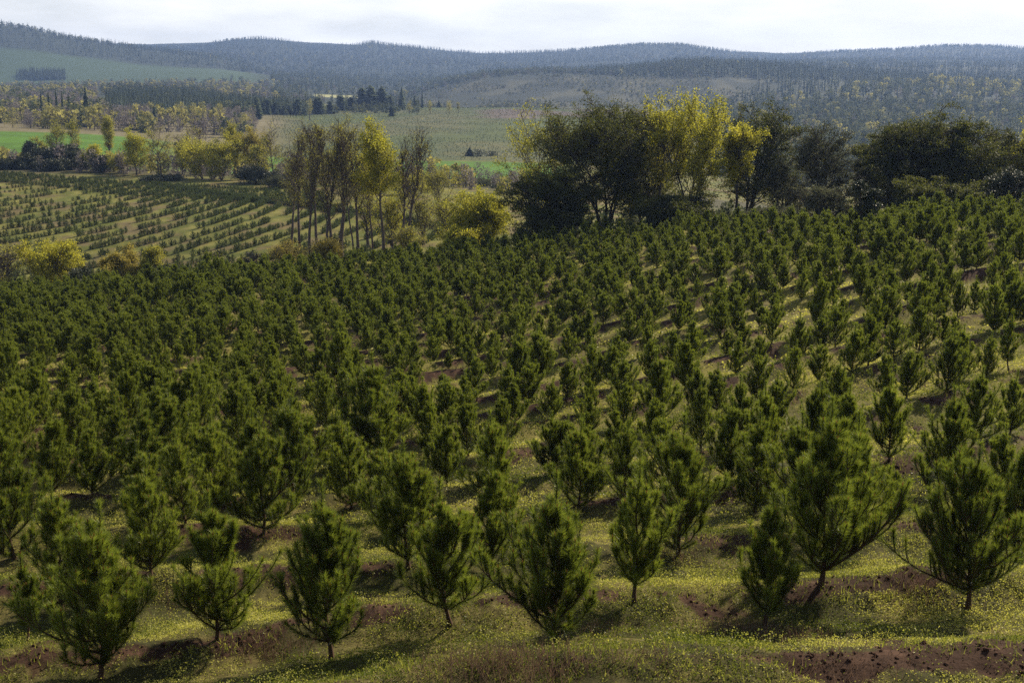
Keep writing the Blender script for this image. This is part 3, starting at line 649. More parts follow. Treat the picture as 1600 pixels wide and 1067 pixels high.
place_tree('broadleaf_tree', 231, 138, 387, 50, 330, O, BK, 'small yellow crown touching the ochre-leaved round tree', GY, **dict(ys, crownshape='dome', clear=.08, stems=2))
place_tree('broadleaf_tree', 8, 134, 383, 75, 331, O, TW, 'nearly leafless tree cut by the left edge below the second hillside', 'bare spring trees', **dict(ys, crownshape='dome', clear=.1, stems=3, n_per=1, patchy=.5, sub=(22, 9)))
place_tree('shrub', 128, 133, 420, 45, 332, SH, DB, 'dark shrub between the round yellow tree and the ochre one', None, **dict(ev, clear=.0, stems=4, sub=(12, 7)))
place_tree('shrub', 262, 136, 415, 55, 333, SH, DB, 'low dark shrub right of the small yellow crown', None, **dict(ev, clear=.0, stems=4, sub=(12, 7)))
place_tree('shrub', 20, 131, 440, 60, 334, SH, DB, 'dark shrub at the foot of the leafless tree on the left edge', None, **dict(ev, clear=.0, stems=4, sub=(12, 7)))
place_tree('shrub', 395, 137, 392, 40, 335, SH, TW, 'bare brown bush at the lower right corner of the second hillside', None, **dict(ev, clear=.0, stems=4, sub=(12, 7), n_per=1))
GB = 'tall thin trees in the gully below the second hillside'
bs = dict(crownshape='column', clear=.40, sub=(26, 9), up=.95, n_per=1, spread=.22, size=.15, twig_r=.024, trunk_r=.23, patchy=.42)
for (c, D, top, wp, sd_, lf, kw, lb) in [
  (488, 142, 197, 62, 341, O, dict(lean=-.10), 'leftmost tall bare tree of the gully, leaning left with forked purple crown'),
  (496, 150, 190, 48, 342, O, dict(), 'thin straight bare tree close right of the leaning one'),
  (512, 143, 214, 56, 343, O, dict(clear=.32), 'tall bare tree with dark knot of twigs half way up its trunk'),
  (534, 142, 186, 66, 344, O, dict(trunk_r=.34, patchy=.45), 'thickest trunk among the tall gully trees, with twiggy crown'),
  (553, 141, 205, 40, 345, O, dict(trunk_r=.13), 'thinnest straight bare tree just right of the thickest trunk'),
  (562, 146, 192, 56, 346, O, dict(), 'tall bare tree with purple-grey crown next to the yellow-crowned tree'),
  (600, 143, 192, 72, 347, Y, dict(clear=.48, n_per=8, patchy=.12, up=.7, size=.2, spread=.3), 'tall tree with bright yellow crown high on a bare trunk'),
  (634, 144, 198, 66, 348, O, dict(patchy=.62), 'tall brownish bare tree with twin stems right of the yellow-crowned one'),
  (628, 148, 215, 50, 349, O, dict(patchy=.6), 'slim bare companion behind the twin-stemmed brown tree'),
  (470, 150, 205, 46, 359, O, dict(patchy=.55), 'slim bare tree left of the leaning one in the gully'),
  (522, 147, 196, 44, 3591, O, dict(patchy=.45), 'straight bare tree hugging the thickest trunk on its left'),
  (583, 148, 206, 46, 3592, O, dict(patchy=.4, trunk_r=.15), 'narrow bare tree squeezed against the left of the yellow-crowned one'),
  (455, 165, 215, 60, 350, O, dict(patchy=.4), 'bare tree with a few yellow leaves left of the leaning one, farther back'),
  (575, 160, 240, 60, 351, Y, dict(clear=.1, n_per=3, patchy=.4), 'yellow-leaved lower tree filling in beneath the purple-grey crown'),
  (615, 152, 300, 66, 352, Y, dict(clear=.1, n_per=3, patchy=.35), 'low yellow undergrowth tree between the tall trunks'),
  (690, 185, 254, 76, 353, O, dict(clear=.12, n_per=4, patchy=.2, crownshape='oval'), 'broad olive-yellow tree left of the green field gap'),
  (662, 160, 300, 66, 354, O, dict(clear=.08, n_per=2, patchy=.3), 'half-leafed olive tree under the broad olive-yellow one'),
  (700, 150, 315, 60, 355, Y, dict(clear=.05, n_per=2, patchy=.35, crownshape='oval'), 'sparse yellowish sapling tree above the smallest yellow bush'),
  (640, 142, 355, 60, 356, O, dict(clear=.0, n_per=2, patchy=.3, crownshape='dome'), 'knee-high ochre scrub tree at the feet of the twin-stemmed tree'),
  (510, 140, 375, 70, 357, OR, dict(clear=.0, n_per=3, patchy=.2, crownshape='dome', stems=3), 'ochre shrub below the trunks of the leftmost tall trees'),
  (450, 143, 378, 70, 358, OR, dict(clear=.0, n_per=2, patchy=.3, crownshape='dome', stems=3), 'brownish shrub at the left end of the gully'),
]:
    place_tree('broadleaf_tree', c, D, top, wp * .86, sd_, lf, TW if lf is O else BK, lb, GB, **dict(bs, **kw))
GH = 'trees along the back edge of the second hillside'
hs = dict(crownshape='oval', clear=.15, sub=(18, 8), up=.8, n_per=6, spread=.34, size=.28, twig_r=.035, trunk_r=.2, patchy=.14)
for (c, D, top, wp, sd_, lf, kw, lb) in [
  (150, 296, 228, 30, 361, Y, dict(clear=.05), 'small bright yellow tree right of the dark shrubs by the crop field'),
  (172, 320, 180, 26, 362, O, dict(clear=.3, patchy=.35), 'slim yellow-tipped tree standing against the left green field'),
  (190, 290, 240, 40, 363, O, dict(), 'olive low tree between the small yellow and the tall yellow ones'),
  (214, 284, 202, 44, 364, Y, dict(n_per=6), 'upright yellow tree at the right end of the left green field'),
  (252, 282, 200, 60, 365, O, dict(n_per=2, patchy=.4), 'grey branching tree with yellow top between two yellow trees'),
  (285, 288, 222, 40, 366, O, dict(), 'narrow olive tree left of the broad yellow pair'),
  (318, 276, 216, 66, 367, Y, dict(n_per=6, stems=2), 'broad yellow-green tree behind the bend of the planted rows'),
  (346, 272, 213, 62, 368, Y, dict(n_per=6, stems=2), 'orange-tinged broad tree, right one of the broad yellow pair'),
  (372, 280, 194, 36, 369, O, dict(clear=.3), 'taller thin-crowned tree just behind the broad yellow pair'),
  (392, 278, 202, 40, 370, OR, dict(clear=.3), 'ochre-topped tree right of the broad yellow pair'),
  (290, 330, 192, 40, 371, O, dict(n_per=1, patchy=.6), 'leafless purple-grey tree peeping over the narrow olive tree'),
  (315, 335, 182, 50, 372, O, dict(n_per=1, patchy=.65), 'dark bare round-crowned tree above the broad yellow pair'),
  (430, 262, 192, 60, 373, O, dict(n_per=1, patchy=.5, clear=.3), 'bare tree with dark round head right of the ochre-topped tree'),
  (412, 268, 220, 40, 374, O, dict(), 'olive tree under the bare round-headed one'),
  (460, 255, 235, 46, 375, Y, dict(n_per=3), 'yellow tree behind the leftmost tall gully trees'),
  (520, 260, 232, 50, 376, O, dict(n_per=2), 'pale olive tree seen between the tall gully trunks'),
  (545, 300, 183, 44, 377, O, dict(clear=.3, n_per=3), 'pale yellow-headed tree rising behind the tall bare trees'),
  (90, 330, 190, 34, 378, O, dict(clear=.2, n_per=3), 'grey and yellow tree standing in the left green field'),
  (68, 335, 215, 24, 379, O, dict(n_per=2), 'low grey tree beside the one standing in the left green field'),
  (125, 334, 188, 28, 380, O, dict(n_per=2, patchy=.4, clear=.3), 'reddish-grey tree right of the centre of the left green field'),
  (740, 300, 281, 60, 381, EG, dict(n_per=6, clear=0., crownshape='dome', stems=3), 'dark bush on the near edge of the right green field'),
  (800, 290, 284, 70, 382, SH, dict(n_per=6, clear=0., crownshape='dome', stems=3), 'dark bush half hidden behind the tall open yellow tree'),
  (705, 290, 292, 50, 383, SH, dict(n_per=5, clear=0., crownshape='dome', stems=3), 'greyish bush below the right green field'),
  (405, 262, 262, 70, 384, SH, dict(n_per=5, clear=0., crownshape='dome', stems=3, patchy=.1), 'dark thicket at the top right corner of the planted rows'),
  (440, 250, 275, 60, 385, EG, dict(n_per=4, clear=0., crownshape='dome', stems=3), 'grey-green thicket behind the leftmost tall trunks'),
  (575, 240, 268, 80, 386, SH, dict(n_per=4, clear=0., crownshape='dome', stems=3), 'dark thicket behind the thickest gully trunk'),
  (650, 235, 275, 70, 387, O, dict(n_per=3, clear=0., crownshape='dome', stems=3), 'olive scrub behind the twin-stemmed brown tree'),
  (255, 270, 276, 70, 388, SH, dict(n_per=4, clear=0., crownshape='dome', stems=3), 'grey scrub at the foot of the grey branching tree'),
]:
    place_tree('broadleaf_tree' if kw.get('clear', 1) != 0. else 'shrub', c, D, top, wp, sd_, lf, TW if lf is O else DB, lb, GH, **dict(hs, **kw))
for (c, D, top, wp, sd_, lb) in [
  (18, 312, 246, 34, 391, 'leftmost dark shrub under the left green field'), (45, 310, 224, 24, 392, 'tallest dark shrub of the thicket under the left green field'),
  (40, 304, 243, 44, 393, 'dark rounded shrub under the tallest shrub'), (76, 308, 233, 40, 394, 'dark shrub in the middle of the field-edge thicket'),
  (100, 306, 228, 44, 395, 'broad blackish shrub right of the thicket middle'), (122, 302, 240, 36, 396, 'dark shrub at the right end of the field-edge thicket'),
  (88, 298, 250, 60, 397, 'low grey-green shrub spreading in front of the thicket'), (160, 292, 246, 30, 398, 'dark bush beside the small bright yellow tree'),
  (10, 302, 252, 30, 399, 'low dark shrub touching the left edge under the crop field')]:
    place_tree('shrub', c, D, top, wp, sd_, SH, DB, lb, 'dark shrubs under the left green field', **dict(crownshape='dome', clear=0., stems=3, sub=(14, 7), up=.5, n_per=9, spread=.35, size=.34, twig_r=.03))

# ------------------------------------------------------------------ trees of the middle distance and the far woods
def far_broad(seed, h, width, leafm, barkm, n=420, clear=.15, size=.5, blobs=9):
    rg = np.random.default_rng(seed); P = []
    for b in range(blobs):
        t = rg.uniform(clear + .12, .93); a = rg.uniform(0, 6.28); rr = width * .5 * math.sin(math.pi * (t - clear) / (1.02 - clear)) ** .6 * rg.uniform(.1, .75)
        c = np.array([math.cos(a) * rr, math.sin(a) * rr, t * h]); br = width * rg.uniform(.14, .24); q = unit(rg.normal(size=(n // blobs, 3))) * (br * rg.uniform(.35, 1, n // blobs) ** .5)[:, None]; P.append(c + q)
    P = np.concatenate(P); P[:, 2] = np.clip(P[:, 2], .02 * h, h)
    v, f = leaves(P, np.full(len(P), size), rg); tn = np.clip(rg.normal(.5, .18, len(P)), 0, 1)
    tp = [(np.array([[0, 0, -.3], [.1, .05, h * .4], [0, 0, h * .8]]), np.array([.022, .016, .006]) * h)]
    for b in range(6):
        a = rg.uniform(0, 6.28); z0 = rg.uniform(clear, .6) * h; tp.append((np.array([[0, 0, z0], [math.cos(a) * width * .2, math.sin(a) * width * .2, z0 + .13 * h], [math.cos(a) * width * .36, math.sin(a) * width * .36, z0 + .3 * h]]), np.array([.009, .006, .003]) * h))
    tv, tf = tubes(tp, 4); return (tv, tf, 0), (v, f, 1, tn), [barkm, leafm]
def far_conifer(seed, h, width, leafm, barkm, layers=11, per=9, low=.06, ragged=.3, pw=.8):
    rg = np.random.default_rng(seed); VV = []; TN = []
    for l_ in range(layers):
        t = low + (1 - low) * l_ / layers; r = width * .5 * (1 - t) ** pw * rg.uniform(1 - ragged, 1.05) + .02 * width
        for k in range(per):
            a = rg.uniform(0, 6.28); rl = r * rg.uniform(.6, 1.15); z0 = t * h + rg.uniform(0, .05) * h; d = np.array([math.cos(a), math.sin(a), 0]); s = np.array([-math.sin(a), math.cos(a), 0])
            tip = d * rl + [0, 0, z0 + rg.uniform(-.05, .04) * h]; m = d * rl * .5 + [0, 0, z0 + .02 * h]
            VV += [np.array([0, 0, z0 + .06 * h]), m + s * rl * .32 - [0, 0, .02 * h], tip, m - s * rl * .32 - [0, 0, .02 * h]]; TN.append(rg.uniform(.1, .9))
    VV += [np.array([0, 0, h * 1.02]), np.array([.03 * width, 0, h * .86]), np.array([0, 0, h * .84]), np.array([-.03 * width, .02, h * .86])]; TN.append(.5)
    v = np.array(VV); f = np.arange(len(v)).reshape(-1, 4); tv, tf = tubes([(np.array([[0, 0, -.5], [0, 0, h * .5], [0, 0, h * .95]]), np.array([.018, .011, .003]) * h)], 5)
    return (tv, tf, 0), (v, f, 1, np.array(TN)), [barkm, leafm]
def far_tree(name, loc, data, label, cat, group, split=True):
    a, b, mats = data
    if split:
        o = empty(name, loc); build('trunk', [a], [mats[0]], o); build('crown', [(b[0], b[1], 0, b[3])], [mats[1]], o)
    else:
        o = build(name, [a, b], mats); o.location = loc
    return tag(o, label, cat, group)
CO, WO, WY, WG = M['conif'], M['wood'], M['woodyellow'], M['woodgreen']
GC = 'conifers at the far edge of the open fields'
for (c, D, top, wp, sd_, lb) in [
  (2, 640, 152, 22, 1, 'dark conifer cut by the left edge above the crop field'), (67, 640, 147, 12, 2, 'narrow dark conifer, first of the row above the left green field'), (79, 640, 144, 11, 3, 'dark conifer second in the row above the left green field'),
  (91, 640, 141, 11, 4, 'spiky dark conifer in the middle of the row above the crop field'), (100, 645, 143, 12, 5, 'dark conifer next to last in the row above the crop field'), (110, 640, 146, 13, 6, 'last conifer of the row, left of the large pyramid one'),
  (137, 640, 137, 22, 7, 'large isolated pyramid-shaped conifer above the left green field'), (242, 700, 165, 14, 8, 'dark conifer within the grey wood above the bare trees'),
  (402, 720, 152, 16, 9, 'dark conifer at the left end of the field-top shelter belt'), (418, 800, 155, 20, 10, 'conifer in shelter belt, right of its left end'), (432, 800, 160, 18, 11, 'low conifer in the shelter belt left of the yellow poplar'),
  (448, 800, 162, 18, 12, 'small conifer midway along the low left part of the shelter belt'), (466, 800, 155, 20, 13, 'dark conifer close left of the yellow poplar'), (497, 810, 152, 24, 14, 'dark broad conifer close right of the yellow poplar'),
  (516, 820, 158, 14, 15, 'short pale conifer between two dark ones in the shelter belt'), (533, 830, 150, 22, 16, 'dense conifer below the pale yellow strip field'), (548, 835, 152, 18, 17, 'conifer right of the dense one in the shelter belt'),
  (566, 840, 138, 24, 18, 'tall ragged pine at the left of the highest clump'), (580, 845, 135, 24, 19, 'tallest pine in the highest clump of the shelter belt'), (597, 850, 137, 24, 20, 'tall pine at the right of the highest clump'),
  (609, 855, 150, 16, 21, 'shorter pine between the highest clump and the lone spire'), (628, 880, 137, 20, 22, 'pointed spire conifer at the top of the big field'), (648, 900, 150, 12, 23, 'small conifer right of the pointed spire'),
  (660, 900, 144, 8, 24, 'pencil-thin conifer on the field skyline'), (686, 930, 156, 10, 25, 'tiny conifer on the top edge of the big field'), (612, 740, 166, 12, 26, 'lone round dark conifer standing inside the top of the big field'),
  (734, 520, 230, 22, 27, 'dark pointed tree at the left of the clump by the right green field'), (370, 640, 186, 16, 28, 'dark conifer at the end of the grey wood')]:
    if 400 < c < 700 and D > 700: D = D * (1.10 if c < 530 else 1.17)
    x, y, z = at(c, D); h = float(row_to_z(top, D)) - z
    belt = 400 < c < 620
    far_tree('conifer_tree', (x, y, z - .3), far_conifer(500 + sd_, h, max(wp * D / F * (1.5 if belt else 1.1), h * .3), CO, M['darkbark'], 20, 24, .0, .5, .38 if belt else .75), lb, 'conifer', GC)
for (c, D, top, wp, sd_, lm, nm, lb) in [
  (484, 795, 152, 15, 31, WY, 'broadleaf_tree', 'lone yellow poplar in front of the dark shelter belt'), (640, 905, 157, 14, 32, WY, 'broadleaf_tree', 'small yellow bush right of the pointed spire'), (672, 905, 157, 11, 33, WY, 'broadleaf_tree', 'pale yellow bush on the field skyline'),
  (702, 935, 156, 16, 34, WY, 'broadleaf_tree', 'bright little yellow bush at the top of the big field'), (716, 935, 159, 8, 35, WY, 'broadleaf_tree', 'smallest yellow bush on the top edge of the field'),
  (748, 520, 233, 30, 36, M['shrub'], 'shrub', 'dark rounded clump in the middle of the bushes by the right green field'), (768, 525, 236, 36, 37, M['shrub'], 'shrub', 'dark clump at the right end of the bushes by the right green field'),
  (20, 560, 168, 34, 41, WY, 'broadleaf_tree', 'yellow-tipped tree at the left above the crop field'), (48, 560, 170, 34, 42, WO, 'broadleaf_tree', 'grey leafless tree between yellow ones above the crop field'), (78, 565, 160, 30, 43, WY, 'broadleaf_tree', 'yellow tree under the row of spiky conifers'),
  (108, 570, 165, 34, 44, WO, 'broadleaf_tree', 'purple-grey tree left below the pyramid conifer'), (140, 575, 167, 32, 45, WY, 'broadleaf_tree', 'yellowish tree right below the pyramid conifer'), (172, 585, 160, 36, 46, WO, 'broadleaf_tree', 'grey tree above the slim yellow-tipped one'),
  (198, 590, 158, 40, 47, WO, 'broadleaf_tree', 'wide purple-grey tree above the end of the left green field'), (285, 640, 156, 22, 48, WY, 'broadleaf_tree', 'tall yellow tree in the grey wood under the conifer plantation'), (305, 640, 160, 20, 49, WY, 'broadleaf_tree', 'yellow tree second in the line under the plantation'),
  (318, 640, 155, 20, 50, WY, 'broadleaf_tree', 'brightest yellow tree in the line under the plantation'), (345, 640, 161, 24, 51, WY, 'broadleaf_tree', 'yellow-green tree near the right end of the grey wood'), (368, 640, 165, 26, 52, WO, 'broadleaf_tree', 'round purple-grey tree at the right end of the grey wood'),
  (384, 635, 176, 30, 53, WY, 'broadleaf_tree', 'sloping yellow tree finishing the grey wood on the right')]:
    x, y, z = at(c, D); h = float(row_to_z(top, D)) - z
    far_tree(nm, (x, y, z - .3), far_broad(600 + sd_, h, wp * D / F, lm, M['twig'] if lm is not M['shrub'] else M['darkbark'], 900, .1 if wp > 20 else .2, .42 + .05 * (lm is WY), 14), lb, 'tree', 'trees above the crop fields')
# sources for the masses: three small real trees of each sort on the hills
src = {}
def source(key, c, D, fn, label):
    x, y, z = at(c, D); o = build(key, [fn[0], fn[1]], fn[2]); o.location = (x, y, z); tag(o, label, 'tree', 'single trees in the far woods'); src.setdefault(key, []).append(o)
for q, (c, D, lb) in enumerate([(1180, 1420, 'leftmost of three pale conifers at the right edge of the felled slope'), (1200, 1380, 'middle one of three pale conifers at the right edge of the felled slope'), (1222, 1450, 'rightmost of three pale conifers at the right edge of the felled slope')]):
    source('conifer_tree', c, D, far_conifer(700 + q, 15, 5.5, CO, M['darkbark'], 8, 7), lb)
for q, (c, D, lb) in enumerate([(1150, 1350, 'grey-green tree at the edge of the felled slope'), (1210, 1250, 'dark broadleaf tree below the felled slope'), (362, 2080, 'single dark tree low on the pale meadow')]):
    source('woodland_tree', c, D, far_broad(720 + q, 11, 11, WG, M['darkbark'], 90, .0, 2.0, 7), lb)
for q, (c, D, lb) in enumerate([(1590, 1500, 'yellow tree high on the wooded hill at the right edge'), (265, 1080, 'yellowish tree over the far side of the plantation')]):
    source('pale_tree', c, D, far_broad(740 + q, 11, 9, WY, M['twig'], 90, .05, 1.8, 7), lb)
for q, (c, D, lb) in enumerate([(30, 700, 'bare grey tree deep in the left-hand wood'), (225, 690, 'bare purple tree deep in the wood under the plantation')]):
    source('bare_tree', c, D, far_broad(760 + q, 9, 8, WO, M['twig'], 260, .0, .8, 9), lb)
sources = [[o] for k in ('conifer_tree', 'woodland_tree', 'pale_tree', 'bare_tree') for o in src[k]]   # 0-2 conifer, 3-5 broadleaf, 6-7 yellow, 8-9 bare
def polar_pts(n, c0, c1, D0, D1, seed):
    rg = np.random.default_rng(seed); D = np.sqrt(rg.uniform(D0 ** 2, D1 ** 2, n)); c = rg.uniform(c0, c1, n); az = np.arctan((c - 800) / 1819.0)
    x = D * np.tan(az); return x, D, c, rg
def mass(name, x, D, scl, var, label, cat='woods', sink=.5):
    z = height(x, D); n = len(x); rg = np.random.default_rng(5); s = scl * rg.uniform(.75, 1.25, n)
    return scatter(name, np.c_[x, D, z - sink], np.c_[s * rg.uniform(.85, 1.2, n), s * rg.uniform(.85, 1.2, n), s], rg.uniform(0, 6.28, n), var, sources, label, cat)
def pick(rg, n, p):
    return rg.choice(10, n, p=np.array(p) / sum(p))
# grey and yellow wood above the crop fields
x, D, c, rg = polar_pts(3600, -150, 430, 535, 1500, 11)
k = (fbm(x, D, 45, 3, 12) > .42) & (D > 560 + .1 * np.maximum(c - 150, 0)) ; k |= D > 800; k &= ~((c > 395) & (D < 800)); k &= ~((c > 150) & (D > 800)); x, D, c = x[k], D[k], c[k]
pale = vnoise(x, D, 40, 19) > .55
v = np.where(pale & (rg.random(len(x)) < .45), rg.integers(6, 8, len(x)), np.where(rg.random(len(x)) < .2, rg.integers(3, 6, len(x)), rg.integers(8, 10, len(x))))
mass('mixed_woods', x, D, np.full(len(x), .95), v, 'grey and yellow spring wood filling the valley above the crop field')
x, D, c, rg = polar_pts(500, 330, 900, 345, 352, 14); n = len(x)
# shrubs and low growth along the gully behind the second hillside
x, D, c, rg = polar_pts(330, -100, 900, 262, 335, 15); k = D > np.interp(c, [0, 200, 450, 700, 900], [296, 282, 256, 240, 250]); x, D, c = x[k], D[k], c[k]
mass('gully_scrub', x, D, rg.uniform(.3, .75, len(x)), pick(rg, len(x), [0, 0, 0, 0, 0, 0, 1, 1, 4, 4]), 'grey and yellow scrub along the gully behind the second hillside', 'scrub')
# conifer plantation
x, D, c, rg = polar_pts(3400, 165, 480, 860, 1330, 16)
k = (c + 40 * vnoise(x, D, 60, 8) > 185) & (D < 1310 - 330 * sstep(230, 480, c) + 30 * vnoise(x, D, 40, 3)) & (D > 860); x, D, c = x[k], D[k], c[k]
mass('conifer_plantation', x, D, np.full(len(x), .72), rg.integers(0, 3, len(x)), 'block of even conifers in the valley left of the shelter belt')
# belt under and beyond the meadow, woods on the valley floor
x, D, c, rg = polar_pts(3600, 1060, 1750, 480, 1260, 26)
k = (D > 1000 - 900 * sstep(1060, 1160, c)); x, D, c = x[k], D[k], c[k]; v = pick(rg, len(x), [1, 1, 1, 4, 4, 4, 1, 1, .5, .5]); mass('slope_woods', x, D, np.full(len(x), .8), v, 'hazy mixed wood on the hillside behind the right-hand evergreens')
x, D, c, rg = polar_pts(5200, -250, 1700, 1250, 1980, 17)
e_ = (fbm(x, D, 60, 3, 88) - .5) * 160; cl = (c + e_ > 640) & (c + e_ < 1225 - (1830 - D) * .12) & (D > 1240) & (D < 1830 - 150 * sstep(940, 1060, c)); stp = (c > 482) & (c < 580) & (D < 1700) & (D > 1400)
k = ~cl & ~stp & ~((c < 160) & (D < 1500)); x, D, c = x[k], D[k], c[k]
rt = c > 1150
v = np.where(rt, pick(rg, len(x), [2, 2, 2, 6, 6, 6, 2, 2, .5, .5]), np.where(c < 430, pick(rg, len(x), [.3, .3, .3, 2, 2, 2, 3, 3, 4, 4]), pick(rg, len(x), [3, 3, 3, 3, 3, 3, .5, .5, 2, 2])))
v = np.where(rt & (vnoise(x, D, 160, 23) > .58), rg.integers(0, 3, len(x)), v); v = np.where((c > 1450) & (rg.random(len(x)) < .3), rg.integers(6, 8, len(x)), v)
mass('hillside_woods', x, D, np.where(rt, 1.15, .85), v, 'mixed wood on the nearer hillsides at right and on the valley floor')
# growth between the shelter-belt trees, slash and regrowth on the felled hill, thickets under the big evergreens
x, D, c, rg = polar_pts(150, 395, 655, 920, 1010, 27); mass('belt_undergrowth', x, D, rg.uniform(.35, .75, len(x)), pick(rg, len(x), [2, 2, 2, 3, 3, 3, 0, 0, 0, 0]), 'dark low growth closing the gaps of the shelter belt', 'undergrowth')
x, D, c, rg = polar_pts(5000, 640, 1240, 1240, 1830, 28); k = fbm(x, D * .5, 50, 3, 7) > .5; x, D = x[k], D[k]; mass('regrowth', x, D, rg.uniform(.14, .40, len(x)), pick(rg, len(x), [.3, .3, .3, 3, 3, 3, 1, 1, 2, 2]), 'scattered slash and regrowth on the felled hillside', 'scrub')
x, D, c, rg = polar_pts(200, 830, 1640, 128, 175, 29); mass('thicket', x, D, rg.uniform(.18, .42, len(x)), pick(rg, len(x), [0, 0, 0, 3, 3, 3, 0, 0, .6, .6]), 'low tangled growth behind the big evergreens', 'undergrowth', .3)
# young trees of the big field beyond the gully
fx, fD = [], []
for Dr in np.arange(492, 1120, 5.0):
    xx = np.arange(-.22 * Dr, .13 * Dr, 2.2); xx = xx + rng.normal(0, .4, len(xx)); fx.append(xx); fD.append(Dr + 14 * np.sin(xx / 70) + rng.normal(0, .5, len(xx)) + .06 * xx)
fx, fD = np.concatenate(fx), np.concatenate(fD); c_ = 800 + 1819 * fx / fD; k = (c_ > 420) & (c_ < 1030) & (fD > 490) & (vnoise(fx, fD, 30, 44) > .25) & (rng.random(len(fx)) < .8); fx, fD = fx[k], fD[k]
scatter('field_rows', np.c_[fx, fD, height(fx, fD) - .1], np.repeat(rng.uniform(.22, .5, len(fx))[:, None], 3, 1), rng.uniform(0, 6.28, len(fx)), rng.integers(0, 3, len(fx)), [[o] for o in sap_objs], 'thousands of seedlings on the big sloping field', 'seedlings')
# conifers on the crest behind the felled hill
x, D, c, rg = polar_pts(5600, 930, 1750, 1690, 2150, 18)
k = D > 1830 - 150 * sstep(940, 1060, c); x, D, c = x[k], D[k], c[k]
mass('crest_conifers', x, D, np.full(len(x), .9), rg.integers(0, 3, len(x)), 'dark conifers along the ridge behind the felled hill')
x, D, c, rg = polar_pts(500, 640, 980, 1860, 2000, 24); mass('crest_scrub', x, D, np.full(len(x), .6), pick(rg, len(x), [1, 1, 1, 3, 3, 3, 0, 0, 1, 1]), 'low dark growth along the left crest of the felled hill')
# far side of the valley
x, D, c, rg = polar_pts(14000, -300, 1800, 1980, 3400, 19)
md = (c < 425) & (D > 1960) & (D < 2600); isl = (abs(c - 68) < 40) & (abs(D - 2250) < 70)
k = (~md | isl) & ~((c > 930) & (D < 2150)); x, D, c = x[k], D[k], c[k]
v = pick(rg, len(x), [4, 4, 4, 3, 3, 3, .2, .2, .4, .4]); v = np.where(vnoise(x, D, 300, 29) > .5, rg.integers(0, 3, len(x)), v)
isl = (abs(c - 68) < 40) & (abs(D - 2250) < 70); v = np.where(isl, rg.integers(0, 3, len(x)), v)
mass('valley_woods', x, D, np.full(len(x), .9), v, 'dark wood on the far side of the valley')
x, D, c, rg = polar_pts(500, 32, 105, 2190, 2300, 25); mass('meadow_copse', x, D, np.full(len(x), .9), rg.integers(0, 3, len(x)), 'dark square copse standing on the pale meadow')
x, D, c, rg = polar_pts(20000, -300, 1900, 3350, 4500, 20)
v = pick(rg, len(x), [3, 3, 3, 3, 3, 3, .6, .6, 1, 1]); v = np.where(vnoise(x, D, 400, 31) > .55, rg.integers(0, 3, len(x)), v)
mass('far_woods', x, D, np.full(len(x), .85), v, 'woods covering the farthest hills along the skyline')

# ------------------------------------------------------------------ ground cover on the near slope
def cover_pts(n, D0, D1, seed, hw=.50):
    rg = np.random.default_rng(seed); D = np.sqrt(rg.uniform(D0 ** 2, D1 ** 2, n)); x = rg.uniform(-hw, hw, n) * D; return x, D, rg
GX = []; GI = []; GT = []; GY_ = []
parts = []; dry = []
for (n, D0, D1, size, seed, lift) in [(450000, 10.5, 24, .025, 1, .05), (260000, 24, 44, .050, 2, .06), (260000, 44, 122, .11, 3, .07)]:
    x, y, rg = cover_pts(n, D0, D1, seed); s = soilmask(x, y); th = fbm(x, y, .9, 3, 401)
    k = (rg.random(n) > s * 1.15) & (th + rg.normal(0, .10, n) > .40) & (y < crest_D(x, y) + 4); x, y, th = x[k], y[k], th[k]
    z = height(x, y) + rg.uniform(0, lift, len(x)) * (1 + 1.2 * (fbm(x, y, .6, 2, 9) > .6)); P = np.c_[x, y, z]
    v, f = leaves(P, np.full(len(P), size), rg, .35); bright = fbm(x, y, 2.2, 3, 411)
    tn = np.clip(.05 + .75 * sstep(.35, .68, bright) + rg.normal(0, .20, len(P)), 0, 1); parts.append((v, f, 0, tn))
gc = build('ground_cover', parts, [M['cover']]); tag(gc, 'low pale green clover and weeds between the pine rows', 'ground cover', kind='stuff')
for (n, D0, D1, size, seed, ht) in [(170000, 10.5, 26, .028, 4, .15), (60000, 26, 50, .06, 5, .16)]:   # taller weeds in clumps
    x, y, rg = cover_pts(n, D0, D1, seed); k = (fbm(x, y, .55, 3, 441) > .53) & (rg.random(n) > .6 * soilmask(x, y)); x, y = x[k], y[k]
    P = np.c_[x, y, height(x, y) + rg.uniform(0, ht, len(x)) * sstep(.50, .72, fbm(x, y, .55, 3, 441)) * 1.6]; v, f = leaves(P, np.full(len(P), size), rg, .1)
    o = build('weeds', [(v, f, 0, np.clip(rg.normal(.35, .3, len(P)), 0, 1))], [M['cover']]); tag(o, 'knee-low leafy weeds in clumps between the front pines' if D0 < 20 else 'weed clumps between the pines farther up the slope', 'weeds', kind='stuff')
# grass blades along the banks
x, y, rg = cover_pts(120000, 10.5, 40, 8); p = rowphase(x, y); k = (np.abs(p + .02) < .16) & (fbm(x, y, 1.4, 3, 421) > .5); x, y = x[k], y[k]
P = np.c_[x, y, height(x, y)]; v, f = needles(P, np.tile([0, 0, 1.0], (len(P), 1)), .13, .012, rg, (.1, .9))
gb = build('grass', [(v, f, 0, np.clip(rg.normal(.25, .2, len(P)), 0, 1))], [M['cover']]); tag(gb, 'green grass blades on the furrow banks', 'grass', kind='stuff')
